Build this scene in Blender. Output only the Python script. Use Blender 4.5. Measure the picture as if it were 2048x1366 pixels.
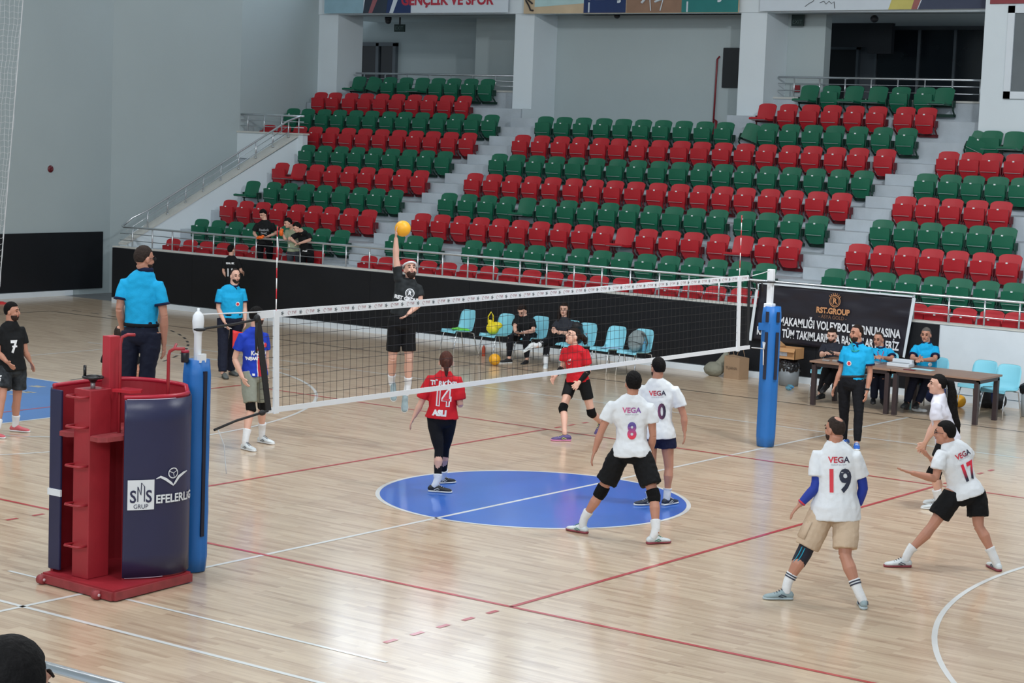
import bpy, bmesh, math, random, json
from mathutils import Vector, Matrix, noise
from mathutils.bvhtree import BVHTree
random.seed(7)
for o in list(bpy.data.objects): bpy.data.objects.remove(o)
sc = bpy.context.scene
COL = sc.collection
V = Vector
# ------------------------------------------------------------------ camera, world, lights, exposure
CX, CY, CZ, YAW, PIT, ROL, FPX = 13.269159, -18.692026, 4.219475, -0.630919, -0.104829, 0.037512, 4010.219048
def cam_axes():
    f = V((math.sin(YAW)*math.cos(PIT), math.cos(YAW)*math.cos(PIT), math.sin(PIT)))
    r = V((math.cos(YAW), -math.sin(YAW), 0)); u = r.cross(f)
    return r*math.cos(ROL)+u*math.sin(ROL), -r*math.sin(ROL)+u*math.cos(ROL), f
_r, _u, _f = cam_axes()
cam = bpy.data.cameras.new('camera'); camo = bpy.data.objects.new('camera', cam); COL.objects.link(camo)
camo.matrix_world = Matrix(((_r.x,_u.x,-_f.x,CX),(_r.y,_u.y,-_f.y,CY),(_r.z,_u.z,-_f.z,CZ),(0,0,0,1)))
cam.sensor_width = 36; cam.lens = FPX/2048*36; cam.clip_end = 200; cam.clip_start = .1
sc.camera = camo
sc.view_settings.view_transform = 'Standard'; sc.view_settings.look = 'None'
sc.view_settings.gamma = 1; sc.view_settings.use_curve_mapping = False
sc.view_settings.exposure = 0.0
w = bpy.data.worlds.new('world'); sc.world = w; w.use_nodes = True
w.node_tree.nodes['Background'].inputs[0].default_value = (.80,.91,1,1)
w.node_tree.nodes['Background'].inputs[1].default_value = .42
def area(name, loc, target, sx, sy, power, color=(1,1,1), spread=180):
    l = bpy.data.lights.new(name, 'AREA'); l.shape = 'RECTANGLE'; l.size = sx; l.size_y = sy
    l.energy = power; l.color = color; l.spread = math.radians(spread)
    o = bpy.data.objects.new(name, l); COL.objects.link(o); o.location = loc
    o.rotation_euler = (V(target)-V(loc)).to_track_quat('-Z','Y').to_euler()
    return o
for i, x in enumerate((-17, -9, -1, 7)):
    for j, y in enumerate((-8, 3)):
        area('ceiling_lamp', (x, y, 11.6), (x, y, 0), 2.2, 1.2, 380 if x > -12 else 230, (.93,.97,1))
area('daylight_window', (8, -23.5, 9.5), (-10, 12, 2.5), 24, 3.5, 2100, (.86,.94,1))
area('floodlight', (6, 2, 11.3), (-10, 19.5, 4), .5, .5, 900, (.93,.97,1))
# ------------------------------------------------------------------ materials
def lin(c): 
    c = c/255.0
    return c/12.92 if c <= .04045 else ((c+.055)/1.055)**2.4
MC = {}
def M(name, rgb, rough=.6, metal=0, var=.06, scale=3, bump=0, bscale=60, spec=.5, coat=0, emit=0, alpha=1, trans=0):
    if name in MC: return MC[name]
    m = bpy.data.materials.new(name); m.use_nodes = True; nt = m.node_tree; b = nt.nodes['Principled BSDF']
    col = [lin(c) for c in rgb]+[1]
    b.inputs['Roughness'].default_value = rough; b.inputs['Metallic'].default_value = metal
    b.inputs['Specular IOR Level'].default_value = spec; b.inputs['Coat Weight'].default_value = coat
    b.inputs['Alpha'].default_value = alpha; b.inputs['Transmission Weight'].default_value = trans
    tc = nt.nodes.new('ShaderNodeTexCoord')
    n = nt.nodes.new('ShaderNodeTexNoise'); n.inputs['Scale'].default_value = scale; n.inputs['Detail'].default_value = 4
    nt.links.new(tc.outputs['Object'], n.inputs['Vector'])
    r = nt.nodes.new('ShaderNodeValToRGB'); e = r.color_ramp.elements
    e[0].position = .3; e[1].position = .7
    e[0].color = [c*(1-var) for c in col[:3]]+[1]; e[1].color = [min(1,c*(1+var)) for c in col[:3]]+[1]
    nt.links.new(n.outputs['Fac'], r.inputs['Fac']); nt.links.new(r.outputs['Color'], b.inputs['Base Color'])
    if emit:
        b.inputs['Emission Color'].default_value = col; b.inputs['Emission Strength'].default_value = emit
    if bump:
        n2 = nt.nodes.new('ShaderNodeTexNoise'); n2.inputs['Scale'].default_value = bscale; n2.inputs['Detail'].default_value = 5
        nt.links.new(tc.outputs['Object'], n2.inputs['Vector'])
        bp = nt.nodes.new('ShaderNodeBump'); bp.inputs['Strength'].default_value = bump; bp.inputs['Distance'].default_value = .02
        nt.links.new(n2.outputs['Fac'], bp.inputs['Height']); nt.links.new(bp.outputs['Normal'], b.inputs['Normal'])
    MC[name] = m; return m
def MG(name, c1, c2, axis='Z', lo=-.1, hi=.1, rough=.6):      # two-colour print that fades across the lettering
    if name in MC: return MC[name]
    m = bpy.data.materials.new(name); m.use_nodes = True; nt = m.node_tree; b = nt.nodes['Principled BSDF']
    b.inputs['Roughness'].default_value = rough
    tc = nt.nodes.new('ShaderNodeTexCoord'); sp = nt.nodes.new('ShaderNodeSeparateXYZ'); nt.links.new(tc.outputs['Object'], sp.inputs[0])
    mr = nt.nodes.new('ShaderNodeMapRange'); mr.inputs['From Min'].default_value = lo; mr.inputs['From Max'].default_value = hi
    nt.links.new(sp.outputs[axis], mr.inputs['Value'])
    mx = nt.nodes.new('ShaderNodeMix'); mx.data_type = 'RGBA'
    mx.inputs['A'].default_value = [lin(c) for c in c1]+[1]; mx.inputs['B'].default_value = [lin(c) for c in c2]+[1]
    nt.links.new(mr.outputs['Result'], mx.inputs['Factor']); nt.links.new(mx.outputs['Result'], b.inputs['Base Color'])
    MC[name] = m; return m
# ------------------------------------------------------------------ object helpers
def tag(o, label=None, cat=None, group=None, kind=None):
    if label: o['label'] = label
    if cat: o['category'] = cat
    if group: o['group'] = group
    if kind: o['kind'] = kind
    return o
def empty(name, loc, label=None, cat=None, group=None, rz=0, kind=None):
    o = bpy.data.objects.new(name, None); COL.objects.link(o); o.location = loc; o.rotation_euler = (0,0,rz)
    o.empty_display_size = .1
    return tag(o, label, cat, group, kind)
def obj(name, bm, mats, parent=None, smooth=False, world=False):
    """bm -> one mesh object; world=True: the coordinates are world ones and the parent only translates."""
    me = bm if isinstance(bm, bpy.types.Mesh) else bpy.data.meshes.new(name)
    if not isinstance(bm, bpy.types.Mesh):
        bmesh.ops.recalc_face_normals(bm, faces=bm.faces); bm.to_mesh(me); bm.free()
    if not isinstance(mats, (list, tuple)): mats = [mats]
    me.materials.clear()
    for m in mats: me.materials.append(m)
    if smooth:
        for p in me.polygons: p.use_smooth = True
    o = bpy.data.objects.new(name, me); COL.objects.link(o)
    if parent is not None:
        o.parent = parent
        if world: 
            q = V((0,0,0)); t = parent
            while t is not None: q += t.location; t = t.parent
            me.transform(Matrix.Translation(-q))
    return o
def B(): return bmesh.new()
def box(bm, x0, y0, z0, x1, y1, z1, mi=0, mat=None, bev=0):
    r = bmesh.ops.create_cube(bm, size=1); vs = r['verts']
    for v in vs: v.co = V(((x0+x1)/2+v.co.x*(x1-x0), (y0+y1)/2+v.co.y*(y1-y0), (z0+z1)/2+v.co.z*(z1-z0)))
    fs = list({f for v in vs for f in v.link_faces})
    if bev:
        g = bmesh.ops.bevel(bm, geom=list({e for v in vs for e in v.link_edges}), offset=bev, segments=2, affect='EDGES', profile=.5)
        fs = list(g['faces']) + [f for f in fs if f.is_valid]
        vs = list({v for f in fs if f.is_valid for v in f.verts})
    for f in fs:
        if f.is_valid: f.material_index = mi
    if mat is not None:
        for v in vs:
            if v.is_valid: v.co = mat @ v.co
    return bm
def quadbox(bm, pts, z0s, z1s, mi=0):      # plan polygon pts [(x,y)], bottom z list, top z list
    n = len(pts); lo = [bm.verts.new((p[0],p[1],z0s[i])) for i,p in enumerate(pts)]; hi = [bm.verts.new((p[0],p[1],z1s[i])) for i,p in enumerate(pts)]
    fs = [bm.faces.new(hi), bm.faces.new(lo[::-1])]
    for i in range(n): fs.append(bm.faces.new((lo[i],lo[(i+1)%n],hi[(i+1)%n],hi[i])))
    for f in fs: f.material_index = mi
    return bm
def frames(pts, side=None):
    out = []; n = len(pts)
    for i in range(n):
        t = (pts[min(i+1,n-1)]-pts[max(i-1,0)])
        t = t.normalized() if t.length > 1e-9 else V((0,0,1))
        s = side[i] if isinstance(side, list) else (side if side is not None else (V((0,0,1)) if abs(t.z) < .9 else V((1,0,0))))
        if side is None and out: s = out[-1][0]
        s = s - t*s.dot(t)
        if s.length < 1e-5: s = t.orthogonal()
        s.normalize(); out.append((s, t.cross(s)))
    return out
def tube(bm, pts, r, n=8, side=None, mi=0, cap=.4, closed=False):
    pts = [V(p) for p in pts]; fr = frames(pts, side); rings = []
    rr = r if isinstance(r, (list,tuple)) else [r]*len(pts)
    for p,(s,u),q in zip(pts, fr, rr):
        a, b = q if isinstance(q, (tuple,list)) else (q, q)
        rings.append([bm.verts.new(p+s*a*math.cos(2*math.pi*k/n)+u*b*math.sin(2*math.pi*k/n)) for k in range(n)])
    for i in range(len(rings)-1):
        for k in range(n):
            f = bm.faces.new((rings[i][k],rings[i][(k+1)%n],rings[i+1][(k+1)%n],rings[i+1][k])); f.material_index = mi
    for e,(i,j) in enumerate(((0,1),(-1,-2))):
        a, b = rr[i] if isinstance(rr[i], (tuple,list)) else (rr[i], rr[i])
        d = pts[i]-pts[j]
        d = d.normalized() if d.length > 1e-9 else V((0,0,1))
        c = bm.verts.new(pts[i]+d*min(a,b)*cap)
        for k in range(n):
            f = bm.faces.new((rings[i][k],rings[i][(k+1)%n],c)); f.material_index = mi
    return bm
def ell(bm, c, rad, axes=None, sub=3, mi=0):
    r = bmesh.ops.create_icosphere(bm, subdivisions=sub, radius=1); c = V(c)
    ax = axes or (V((1,0,0)),V((0,1,0)),V((0,0,1)))
    for v in r['verts']:
        d = v.co.copy(); v.co = c+ax[0]*d.x*rad[0]+ax[1]*d.y*rad[1]+ax[2]*d.z*rad[2]
    if mi:
        for f in {f for v in r['verts'] for f in v.link_faces}: f.material_index = mi
    return bm
def lathe(bm, c, prof, n=20, mi=0):
    c = V(c); rings = [[bm.verts.new(c+V((r*math.cos(2*math.pi*k/n), r*math.sin(2*math.pi*k/n), z))) for k in range(n)] for r,z in prof]
    for i in range(len(rings)-1):
        for k in range(n):
            f = bm.faces.new((rings[i][k],rings[i][(k+1)%n],rings[i+1][(k+1)%n],rings[i+1][k])); f.material_index = mi
    for ring in (rings[0], rings[-1]):
        try: bm.faces.new(ring).material_index = mi
        except ValueError: pass
    return bm
def strip(bm, pts, wd, z, mi=0):          # flat painted line on the floor, pts [(x,y)]
    P = [V((p[0],p[1],0)) for p in pts]; prev = None
    for i,p in enumerate(P):
        t = (P[min(i+1,len(P)-1)]-P[max(i-1,0)]).normalized(); s = V((-t.y,t.x,0))*wd/2
        a, b = bm.verts.new((p.x+s.x,p.y+s.y,z)), bm.verts.new((p.x-s.x,p.y-s.y,z))
        if prev: bm.faces.new((prev[0],prev[1],b,a)).material_index = mi
        prev = (a,b)
    return bm
def finish(bm, voxel=.01, smooth=2, disp=0, dscale=.12, fac=.5):
    """fuse the overlapping closed shapes in bm to ONE continuous surface"""
    me = bpy.data.meshes.new('tmp'); bmesh.ops.recalc_face_normals(bm, faces=bm.faces); bm.to_mesh(me); bm.free()
    o = bpy.data.objects.new('tmp', me); COL.objects.link(o)
    m = o.modifiers.new('r','REMESH'); m.mode = 'VOXEL'; m.voxel_size = voxel
    if smooth: m = o.modifiers.new('s','SMOOTH'); m.iterations = smooth; m.factor = fac
    bpy.context.view_layer.update()
    dg = bpy.context.evaluated_depsgraph_get()
    me2 = bpy.data.meshes.new_from_object(o.evaluated_get(dg)); bpy.data.objects.remove(o); bpy.data.meshes.remove(me)
    if disp:
        me2.update(); N = [v.normal.copy() for v in me2.vertices]
        for v, nn in zip(me2.vertices, N):
            p = v.co/dscale
            v.co += nn*disp*(noise.noise(V((p.x,p.y,p.z*.45)))+.5*noise.noise(p*2.3))
    for p in me2.polygons: p.use_smooth = True
    return me2
def text_mesh(s, size, extrude=0, align='CENTER', sx=1, shear=0, bold=0, sub=0, space=1):
    c = bpy.data.curves.new('t','FONT'); c.body = s; c.size = size; c.extrude = extrude; c.align_x = align; c.align_y = 'CENTER'
    c.offset = bold; c.shear = shear; c.space_character = space; c.resolution_u = 3
    o = bpy.data.objects.new('t', c); COL.objects.link(o); bpy.context.view_layer.update()
    me = bpy.data.meshes.new_from_object(o.evaluated_get(bpy.context.evaluated_depsgraph_get()))
    bpy.data.objects.remove(o); bpy.data.curves.remove(c)
    bm = B(); bm.from_mesh(me); bpy.data.meshes.remove(me)
    for v in bm.verts: v.co.x *= sx
    if sub:
        bmesh.ops.triangulate(bm, faces=bm.faces)
        bmesh.ops.subdivide_edges(bm, edges=bm.edges, cuts=sub, use_grid_fill=True)
    return bm
def basis(o, x, y):
    x = V(x).normalized(); y = V(y); y = (y-x*y.dot(x)).normalized(); z = x.cross(y); o = V(o)
    return Matrix(((x.x,y.x,z.x,o.x),(x.y,y.y,z.y,o.y),(x.z,y.z,z.z,o.z),(0,0,0,1)))
def place(bm, mat, dst=None, mi=0):
    for v in bm.verts: v.co = mat @ v.co
    if dst is None: return bm
    me = bpy.data.meshes.new('x'); bm.to_mesh(me); bm.free(); k = len(dst.faces); dst.from_mesh(me); bpy.data.meshes.remove(me)
    dst.faces.ensure_lookup_table()
    for f in dst.faces[k:]: f.material_index = mi
    return dst
def copy_thing(root, loc, label=None, name=None):
    r = root.copy(); COL.objects.link(r); r.location = loc
    if label: r['label'] = label
    for ch in root.children:
        c = ch.copy(); COL.objects.link(c); c.parent = r
        for g in ch.children:
            d = g.copy(); COL.objects.link(d); d.parent = c
    return r

# ------------------------------------------------------------------ the hall
PAINT = M('wall_paint_dimlit',(170,182,184),.75,var=.03,scale=.5,bump=.05,bscale=25)  # darker than the pillars: the end wall's weaker light is in the colour
PAINT_W = M('pillar_paint',(214,224,229),.75,var=.03,scale=.6,bump=.04,bscale=25)
CONC = M('raw_concrete',(176,185,192),.85,var=.10,scale=2.2,bump=.15,bscale=30)
COPE = M('stone_coping',(196,196,190),.6,var=.06,scale=4)
BLACKP = M('black_pad',(17,19,24),.55,var=.15,scale=1.2,bump=.08,bscale=40,spec=.35)
STEEL = M('brushed_steel',(205,210,214),.28,metal=.85,var=.04)
WHITEB = M('white_board',(214,222,228),.5,var=.03)
DARK = M('dark_metal',(38,40,44),.5,var=.1)
def wood():
    m = bpy.data.materials.new('parquet'); m.use_nodes = True; nt = m.node_tree; b = nt.nodes['Principled BSDF']; L = nt.links.new
    tc = nt.nodes.new('ShaderNodeTexCoord')
    br = nt.nodes.new('ShaderNodeTexBrick'); br.offset = .37; br.offset_frequency = 3; br.inputs['Scale'].default_value = 1
    br.inputs['Brick Width'].default_value = .52; br.inputs['Row Height'].default_value = .068; br.inputs['Mortar Size'].default_value = .0012
    br.inputs['Color1'].default_value = (.0,.0,.0,1); br.inputs['Color2'].default_value = (1,1,1,1); br.inputs['Mortar'].default_value = (.3,.3,.3,1)
    L(tc.outputs['Object'], br.inputs['Vector'])
    mp = nt.nodes.new('ShaderNodeMapping'); mp.inputs['Scale'].default_value = (1.1, 16, 1); L(tc.outputs['Object'], mp.inputs['Vector'])
    n = nt.nodes.new('ShaderNodeTexNoise'); n.inputs['Scale'].default_value = 1.4; n.inputs['Detail'].default_value = 6; L(mp.outputs[0], n.inputs['Vector'])
    ad = nt.nodes.new('ShaderNodeMath'); ad.operation = 'MULTIPLY_ADD'; ad.inputs[1].default_value = .45
    L(br.outputs['Color'], ad.inputs[0])
    ml = nt.nodes.new('ShaderNodeMath'); ml.operation = 'MULTIPLY'; ml.inputs[1].default_value = .9; L(n.outputs['Fac'], ml.inputs[0]); L(ml.outputs[0], ad.inputs[2])
    r = nt.nodes.new('ShaderNodeValToRGB'); e = r.color_ramp.elements
    e[0].position = .22; e[1].position = .92
    e[0].color = [lin(c) for c in (161,132,108)]+[1]; e[1].color = [lin(c) for c in (214,192,164)]+[1]
    k = e.new(.5); k.color = [lin(c) for c in (193,167,140)]+[1]
    L(ad.outputs[0], r.inputs['Fac']); L(r.outputs['Color'], b.inputs['Base Color'])
    b.inputs['Roughness'].default_value = .3; b.inputs['Specular IOR Level'].default_value = .5
    b.inputs['Coat Weight'].default_value = .6; b.inputs['Coat Roughness'].default_value = .13
    n2 = nt.nodes.new('ShaderNodeTexNoise'); n2.inputs['Scale'].default_value = 2.5; L(mp.outputs[0], n2.inputs['Vector'])
    bp = nt.nodes.new('ShaderNodeBump'); bp.inputs['Strength'].default_value = .05; bp.inputs['Distance'].default_value = .01
    L(n2.outputs['Fac'], bp.inputs['Height']); L(bp.outputs['Normal'], b.inputs['Normal']); L(bp.outputs['Normal'], b.inputs['Coat Normal'])
    return m
WOOD = wood()
def paintm(name, rgb, coat=.6): 
    m = M(name, rgb, .35, var=.05, scale=1.5, coat=coat); m.node_tree.nodes['Principled BSDF'].inputs['Coat Roughness'].default_value = .10; return m
bm = B(); box(bm, -22.9,-13,-.3, 26,12.75,0)
floor = obj('floor', bm, WOOD); tag(floor, kind='structure')
bm = B(); box(bm, -24,12.55,-.3, -20.5,17.5,-.002)
f2 = obj('floor', bm, M('grey_floor',(118,122,124),.6)); tag(f2, kind='structure')
LW = paintm('court_white',(222,224,222)); LR = paintm('court_red',(186,52,58)); LB = paintm('court_black',(48,44,42)); LBL = paintm('court_blue',(22,98,196)); LKEY = paintm('key_blue',(58,122,196)); LPALE = paintm('worn_wood',(190,180,158))
def arc(cx, cy, r, a0, a1, n=64): return [(cx+r*math.cos(math.radians(a0+(a1-a0)*i/n)), cy+r*math.sin(math.radians(a0+(a1-a0)*i/n))) for i in range(n+1)]
# black handball lines
bm = B()
strip(bm, [(-20,10),(20,10)], .05, .0012); strip(bm, [(-20,-10),(-20,10)], .05, .0012); strip(bm, [(-20,-10),(20,-10)], .05, .0012)
for k in range(0, 30):                      # dashed nine metre line
    for c in (-20,):
        P = [(c, 1.5)]; a0 = 90-k*3.95
        if a0 > 0: strip(bm, arc(c, 1.5, 9, a0-1.0, a0-2.9, 3), .05, .0012); strip(bm, arc(c, -1.5, 9, -a0+1.0, -a0+2.9, 3), .05, .0012)
strip(bm, [(-11,1.2),(-11,1.0)], .05, .0012); strip(bm, [(-11,.8),(-11,.6)], .05, .0012)
obj('black_lines', bm, LB, floor)
bm = B(); strip(bm, [(-14,0),(-8.2,0)], 4.9, .0016); obj('key_area', bm, LKEY, floor)
bm = B(); c = bm.verts.new((0,0,.0016)); ring = [bm.verts.new((p[0],p[1],.0016)) for p in arc(0,0,1.78,0,360,96)[:-1]]
for i in range(len(ring)): bm.faces.new((c, ring[i], ring[(i+1)%len(ring)]))
obj('centre_circle', bm, LBL, floor)
bm = B()
for (x0,y0,x1,y1) in ((-15,-7.5,15,-7.5),(-15,7.5,15,7.5),(-14,-7.5,-14,7.5),(0,-10,0,10),(-8.2,-2.45,-8.2,2.45),(-14,-2.45,-8.2,-2.45),(-14,2.45,-8.2,2.45)):
    strip(bm, [(x0,y0),(x1,y1)], .05, .0022)
strip(bm, arc(0,0,1.8,0,360,96), .05, .0022)
strip(bm, arc(-12.43,0,6.75,-70,70), .05, .0022); strip(bm, arc(12.43,0,6.75,110,250), .05, .0022)
strip(bm, arc(-8.2,0,1.8,-90,90,40), .05, .0022)
strip(bm, [(-15,6.62),(-9.9,6.62)], .05, .0022); strip(bm, [(-1.15,-6.7),(3.4,-6.7)], .04, .0022)
obj('white_lines', bm, LW, floor)
bm = B()
for (x0,y0,x1,y1) in ((-9,-4.5,9,-4.5),(-9,4.5,9,4.5),(-9,-4.5,-9,4.5),(9,-4.5,9,4.5),(-3,-4.5,-3,4.5),(3,-4.5,3,4.5)):
    strip(bm, [(x0,y0),(x1,y1)], .05, .0028)
for x in (-3,3):
    for k in range(5):
        for s in (-1,1): strip(bm, [(x, s*(4.5+.2+.35*k)), (x, s*(4.5+.35+.35*k))], .05, .0028)
obj('red_lines', bm, LR, floor)
bm = B()
for i in range(16):                         # worn patches in the blue key
    x = -12.6+random.random()*4.0; y = .9+random.random()*1.2; strip(bm, [(x,y),(x+.15+random.random()*.4,y+.03)], .05+random.random()*.08, .002)
obj('worn_patches', bm, LPALE, floor)
# walls
def wallbox(name, *a, mat=None, parent=None):
    bm = B(); box(bm, *a); o = obj(name, bm, mat or PAINT, parent)
    if parent is None: tag(o, kind='structure')
    return o
bm = B(); quadbox(bm, [(-22.75,-26),(-22.75,14.2),(-21.6,17.33),(-21.6,20.4),(-23.4,20.4),(-23.4,-26)], [-.3]*6, [12.4]*6)
wl = tag(obj('wall_left', bm, PAINT), kind='structure')
bm = B(); box(bm, -22.77,-6,.13, -22.71,8.6,1.47); box(bm, -22.77,8.62,.13, -22.71,13.95,1.47); o = obj('wall_pad', bm, BLACKP)
tag(o, 'black padding along the foot of the grey end wall', 'wall padding')
bm = B(); box(bm, -22.77,-6,0, -22.66,13.0,.12); tag(obj('baseboard_left', bm, WHITEB), kind='structure')
bm = B(); ell(bm, (-22.75,12.35,2.94), (.04,.085,.085), sub=3); lathe(bm, (-22.7,12.35,2.9), [(.03,0),(.03,.06)])
tag(obj('alarm_sounder', bm, M('dark_red',(96,22,32),.4), smooth=True), 'small dark red round sounder alone on the grey end wall', 'alarm')
wallbox('ceiling', -23.4,-26,12.2, 14,21.5,12.5, mat=M('ceiling_paint',(190,196,200),.8))
wallbox('wall_back', -21.7,20.5,7.0, 6,20.9,8.2)
wallbox('wall_back', -21.7,20.5,11.0, 6,20.9,12.4)
wallbox('wall_back', -12.5,20.5,8.2, 6,20.9,11.0)
# high window band over the stand (seen only as a reflection in the floor)
SKYM = M('bright_sky_glass',(225,238,250),.3,emit=4.6,var=.01)
bm = B(); box(bm, -21.5,20.62,8.2, -12.5,20.68,11.0); wd = tag(obj('window_1', bm, SKYM), kind='structure')
bm = B()
for i in range(7): box(bm, -21.5+i*1.5-.05,20.5,8.2, -21.5+i*1.5+.05,20.62,11.0)
box(bm, -21.5,20.5,9.55, -12.5,20.6,9.65); obj('window_frame', bm, WHITEB, wd)
# ------------------------------------------------------------------ grandstand
TY = [12.66]+[13.3+.805*(k-1) for k in range(1,11)]; TZ = [.806+.436*k for k in range(11)]
gs = empty('grandstand', (-10,16,0), 'tiered grey concrete grandstand with parapets behind the court', 'grandstand')
def inner(y): return -20.5+(y-13.2)*.2178
for k in range(10):
    bm = B(); y0 = TY[k]; z0 = 0 if k in (0,6) else TZ[k-1]-.01
    z0 = 0 if k == 6 else max(0,TZ[k]-.46); yb = 17.45 if k < 6 else 21.1
    if k < 6: quadbox(bm, [(inner(y0),y0),(8,y0),(8,yb),(inner(yb),yb)], [0 if k == 0 else z0]*4, [TZ[k]]*4)
    elif k < 8: quadbox(bm, [(-21.58,y0),(8,y0),(8,18.94),(-3.02,18.94),(-3.02,21.08),(-21.58,21.08)], [z0]*6, [TZ[k]]*6)
    elif k == 8: box(bm, -21.58,y0,z0, -3.02,21.08,TZ[k])
    else:
        box(bm, -21.58,y0,z0, -14.8,23.4,TZ[k]); obj('tier', bm, CONC, gs, world=True); bm = B(); box(bm, -9.2,y0,z0, -3.02,25.0,TZ[k])
    obj('tier', bm, CONC, gs, world=True)
for (a,b_,ks) in ((-14.83,-13.95,range(0,9)), (-4.38,-3.62,range(0,7))):
    for k in ks:
        bm = B(); y1 = TY[k+1]; box(bm, a,y1-.36,TZ[k]-.01, b_,y1+.01,TZ[k]+.218, bev=.008); obj('aisle_step', bm, CONC, gs, world=True)
bm = B(); box(bm, -20.8,12.55,0, 8,12.72,1.26); obj('front_wall', bm, PAINT_W, gs, world=True)
bm = B(); box(bm, -20.82,12.52,1.26, 8,12.74,1.29); obj('coping', bm, COPE, gs, world=True)
for i in range(8):
    x0 = -20.8+i*2.55; x1 = min(x0+2.545, -.68)
    bm = B(); box(bm, x0,12.5,.13, x1,12.56,1.25); o = obj('black_panel', bm, BLACKP, gs, world=True)
bm = B(); box(bm, -.68,12.52,.13, 8,12.55,1.25); obj('white_panel', bm, WHITEB, gs, world=True)
bm = B(); box(bm, -20.8,12.5,0, 8,12.56,.115); obj('kickboard', bm, WHITEB, gs, world=True)
# side parapet, skewed in plan, and the landing over the side exit
def ptop(y): return 1.30+.565*(y-12.65)
bm = B(); quadbox(bm, [(-20.58,12.72),(inner(17.45),17.45),(inner(17.45)-.32,17.45),(-20.8,12.72)], [0]*4, [ptop(12.72),3.93,3.93,ptop(12.72)])
obj('side_parapet', bm, PAINT_W, gs, world=True)
bm = B(); quadbox(bm, [(-20.56,12.7),(inner(17.33)+.02,17.33),(inner(17.33)-.34,17.33),(-20.82,12.7)], [ptop(12.7)-.01,3.91,3.91,ptop(12.7)-.01], [ptop(12.7)+.03,3.95,3.95,ptop(12.7)+.03])
obj('coping', bm, COPE, gs, world=True)
bm = B(); box(bm, -21.62,17.28,3.3, -19.45,17.45,3.92); obj('landing_parapet', bm, PAINT_W, gs, world=True)
bm = B(); box(bm, -21.62,17.25,3.92, -19.42,17.48,3.96); obj('coping', bm, COPE, gs, world=True)
for (x0,x1,yy) in ((-20.95,-15.3,20.62),(-8.6,-3.4,20.62)):
    bm = B(); box(bm, x0,yy,4.7, x1,yy+.16,5.13); obj('rear_parapet', bm, CONC, gs, world=True)
    bm = B(); box(bm, x0,yy-.03,5.13, x1,yy+.19,5.17); obj('coping', bm, COPE, gs, world=True)
# pillars, beam, recesses
for x0,x1 in ((-21.62,-20.95),(-15.36,-14.8),(-9.2,-8.55)):
    wallbox('wall_pillar', x0,20.15,4.735, x1,21.12,12.3, mat=PAINT_W)
wallbox('wall_pillar', -14.85,19.8,4.27, -14.795,21.1,4.74, mat=PAINT_W)
wallbox('wall_right', -3.0,18.96,3.3, 8,21.2,12.3, mat=PAINT_W)
wallbox('trim_1', -3.5,20.3,4.73, -2.9,20.5,7.0, mat=PAINT_W)
wallbox('wall_beam', -21.6,20.12,6.98, -3.0,20.5,8.2, mat=PAINT_W)
wallbox('ceiling', -22.5,20.5,7.0, -14.8,23.6,7.15, mat=PAINT)
wallbox('ceiling', -14.8,20.5,7.0, -8.6,21.2,7.15, mat=PAINT)
wallbox('ceiling', -14,20.5,7.0, -3.0,25.2,7.14, mat=PAINT)
wallbox('wall_back', -14.85,21.1,4.2, -8.9,21.25,7.1)
wallbox('wall_back', -24,23.5,4.6, -14,23.7,7.1)
wallbox('wall_back', -17.94,22.0,4.6, -14.9,22.3,7.1)
wallbox('wall_back', -9.3,21.12,4.6, -7.62,21.4,7.1)
wallbox('wall_back', -14,25.1,4.6, -2,25.3,7.1, mat=M('room_shaded',(88,94,100),.8))  # shade of the deep recess is put into this wall's dark grey
# doors and fittings in the recesses
d1 = empty('door_1', (-22.3,23.45,4.73)); tag(d1, kind='structure')
bm = B(); box(bm, -23.1,23.38,4.73, -22.98,23.5,6.44); box(bm, -22.42,23.38,4.73, -22.32,23.5,6.44); box(bm, -21.82,23.38,4.73, -21.72,23.5,6.44); box(bm, -23.1,23.38,6.36, -21.72,23.5,6.46)
obj('door_frame', bm, M('door_grey',(84,92,98),.5), d1, world=True)
bm = B(); box(bm, -22.98,23.44,4.73, -22.42,23.47,6.36); box(bm, -22.32,23.44,4.73, -21.82,23.47,6.36); obj('door_glass', bm, M('dark_glass',(26,32,38),.15,spec=.5), d1, world=True)
d2 = empty('door_2', (-9.2,25.05,5.0)); tag(d2, kind='structure')
bm = B(); box(bm, -9.5,25.0,4.73, -8.8,25.08,6.44); obj('door_leaf', bm, M('black_door',(24,26,30),.4), d2, world=True)
bm = B(); box(bm, -8.8,24.98,4.73, -8.74,25.1,6.5); box(bm, -9.56,24.98,4.73, -9.5,25.1,6.5); box(bm, -9.56,24.98,6.44, -8.74,25.1,6.5); obj('door_frame', bm, M('door_grey',(84,92,98),.5), d2, world=True)
w2 = empty('window_2', (-6,25,6)); tag(w2, kind='structure')
bm = B(); box(bm, -8.3,25.02,4.73, -3,25.07,6.9); obj('window_glass', bm, M('dark_glass',(26,32,38),.15,spec=.5), w2, world=True)
bm = B()
for x in (-8.3,-7.2,-6.3,-5.2,-4.4): box(bm, x-.03,24.98,4.73, x+.03,25.04,6.9)
obj('window_frame', bm, M('door_grey',(84,92,98),.5), w2, world=True)
w3 = empty('window_3', (-2,18.9,6)); tag(w3, kind='structure')
bm = B(); box(bm, -2.36,18.93,5.34, 4,18.965,6.9); obj('window_glass', bm, M('grey_blind',(98,106,110),.5), w3, world=True)
bm = B(); box(bm, -2.5,18.9,5.2, -2.36,18.97,7.0); box(bm, -2.5,18.9,5.2, 4,18.97,5.34); box(bm, -2.5,18.9,6.86, 4,18.97,7.0); obj('window_frame', bm, WHITEB, w3, world=True)
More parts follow.
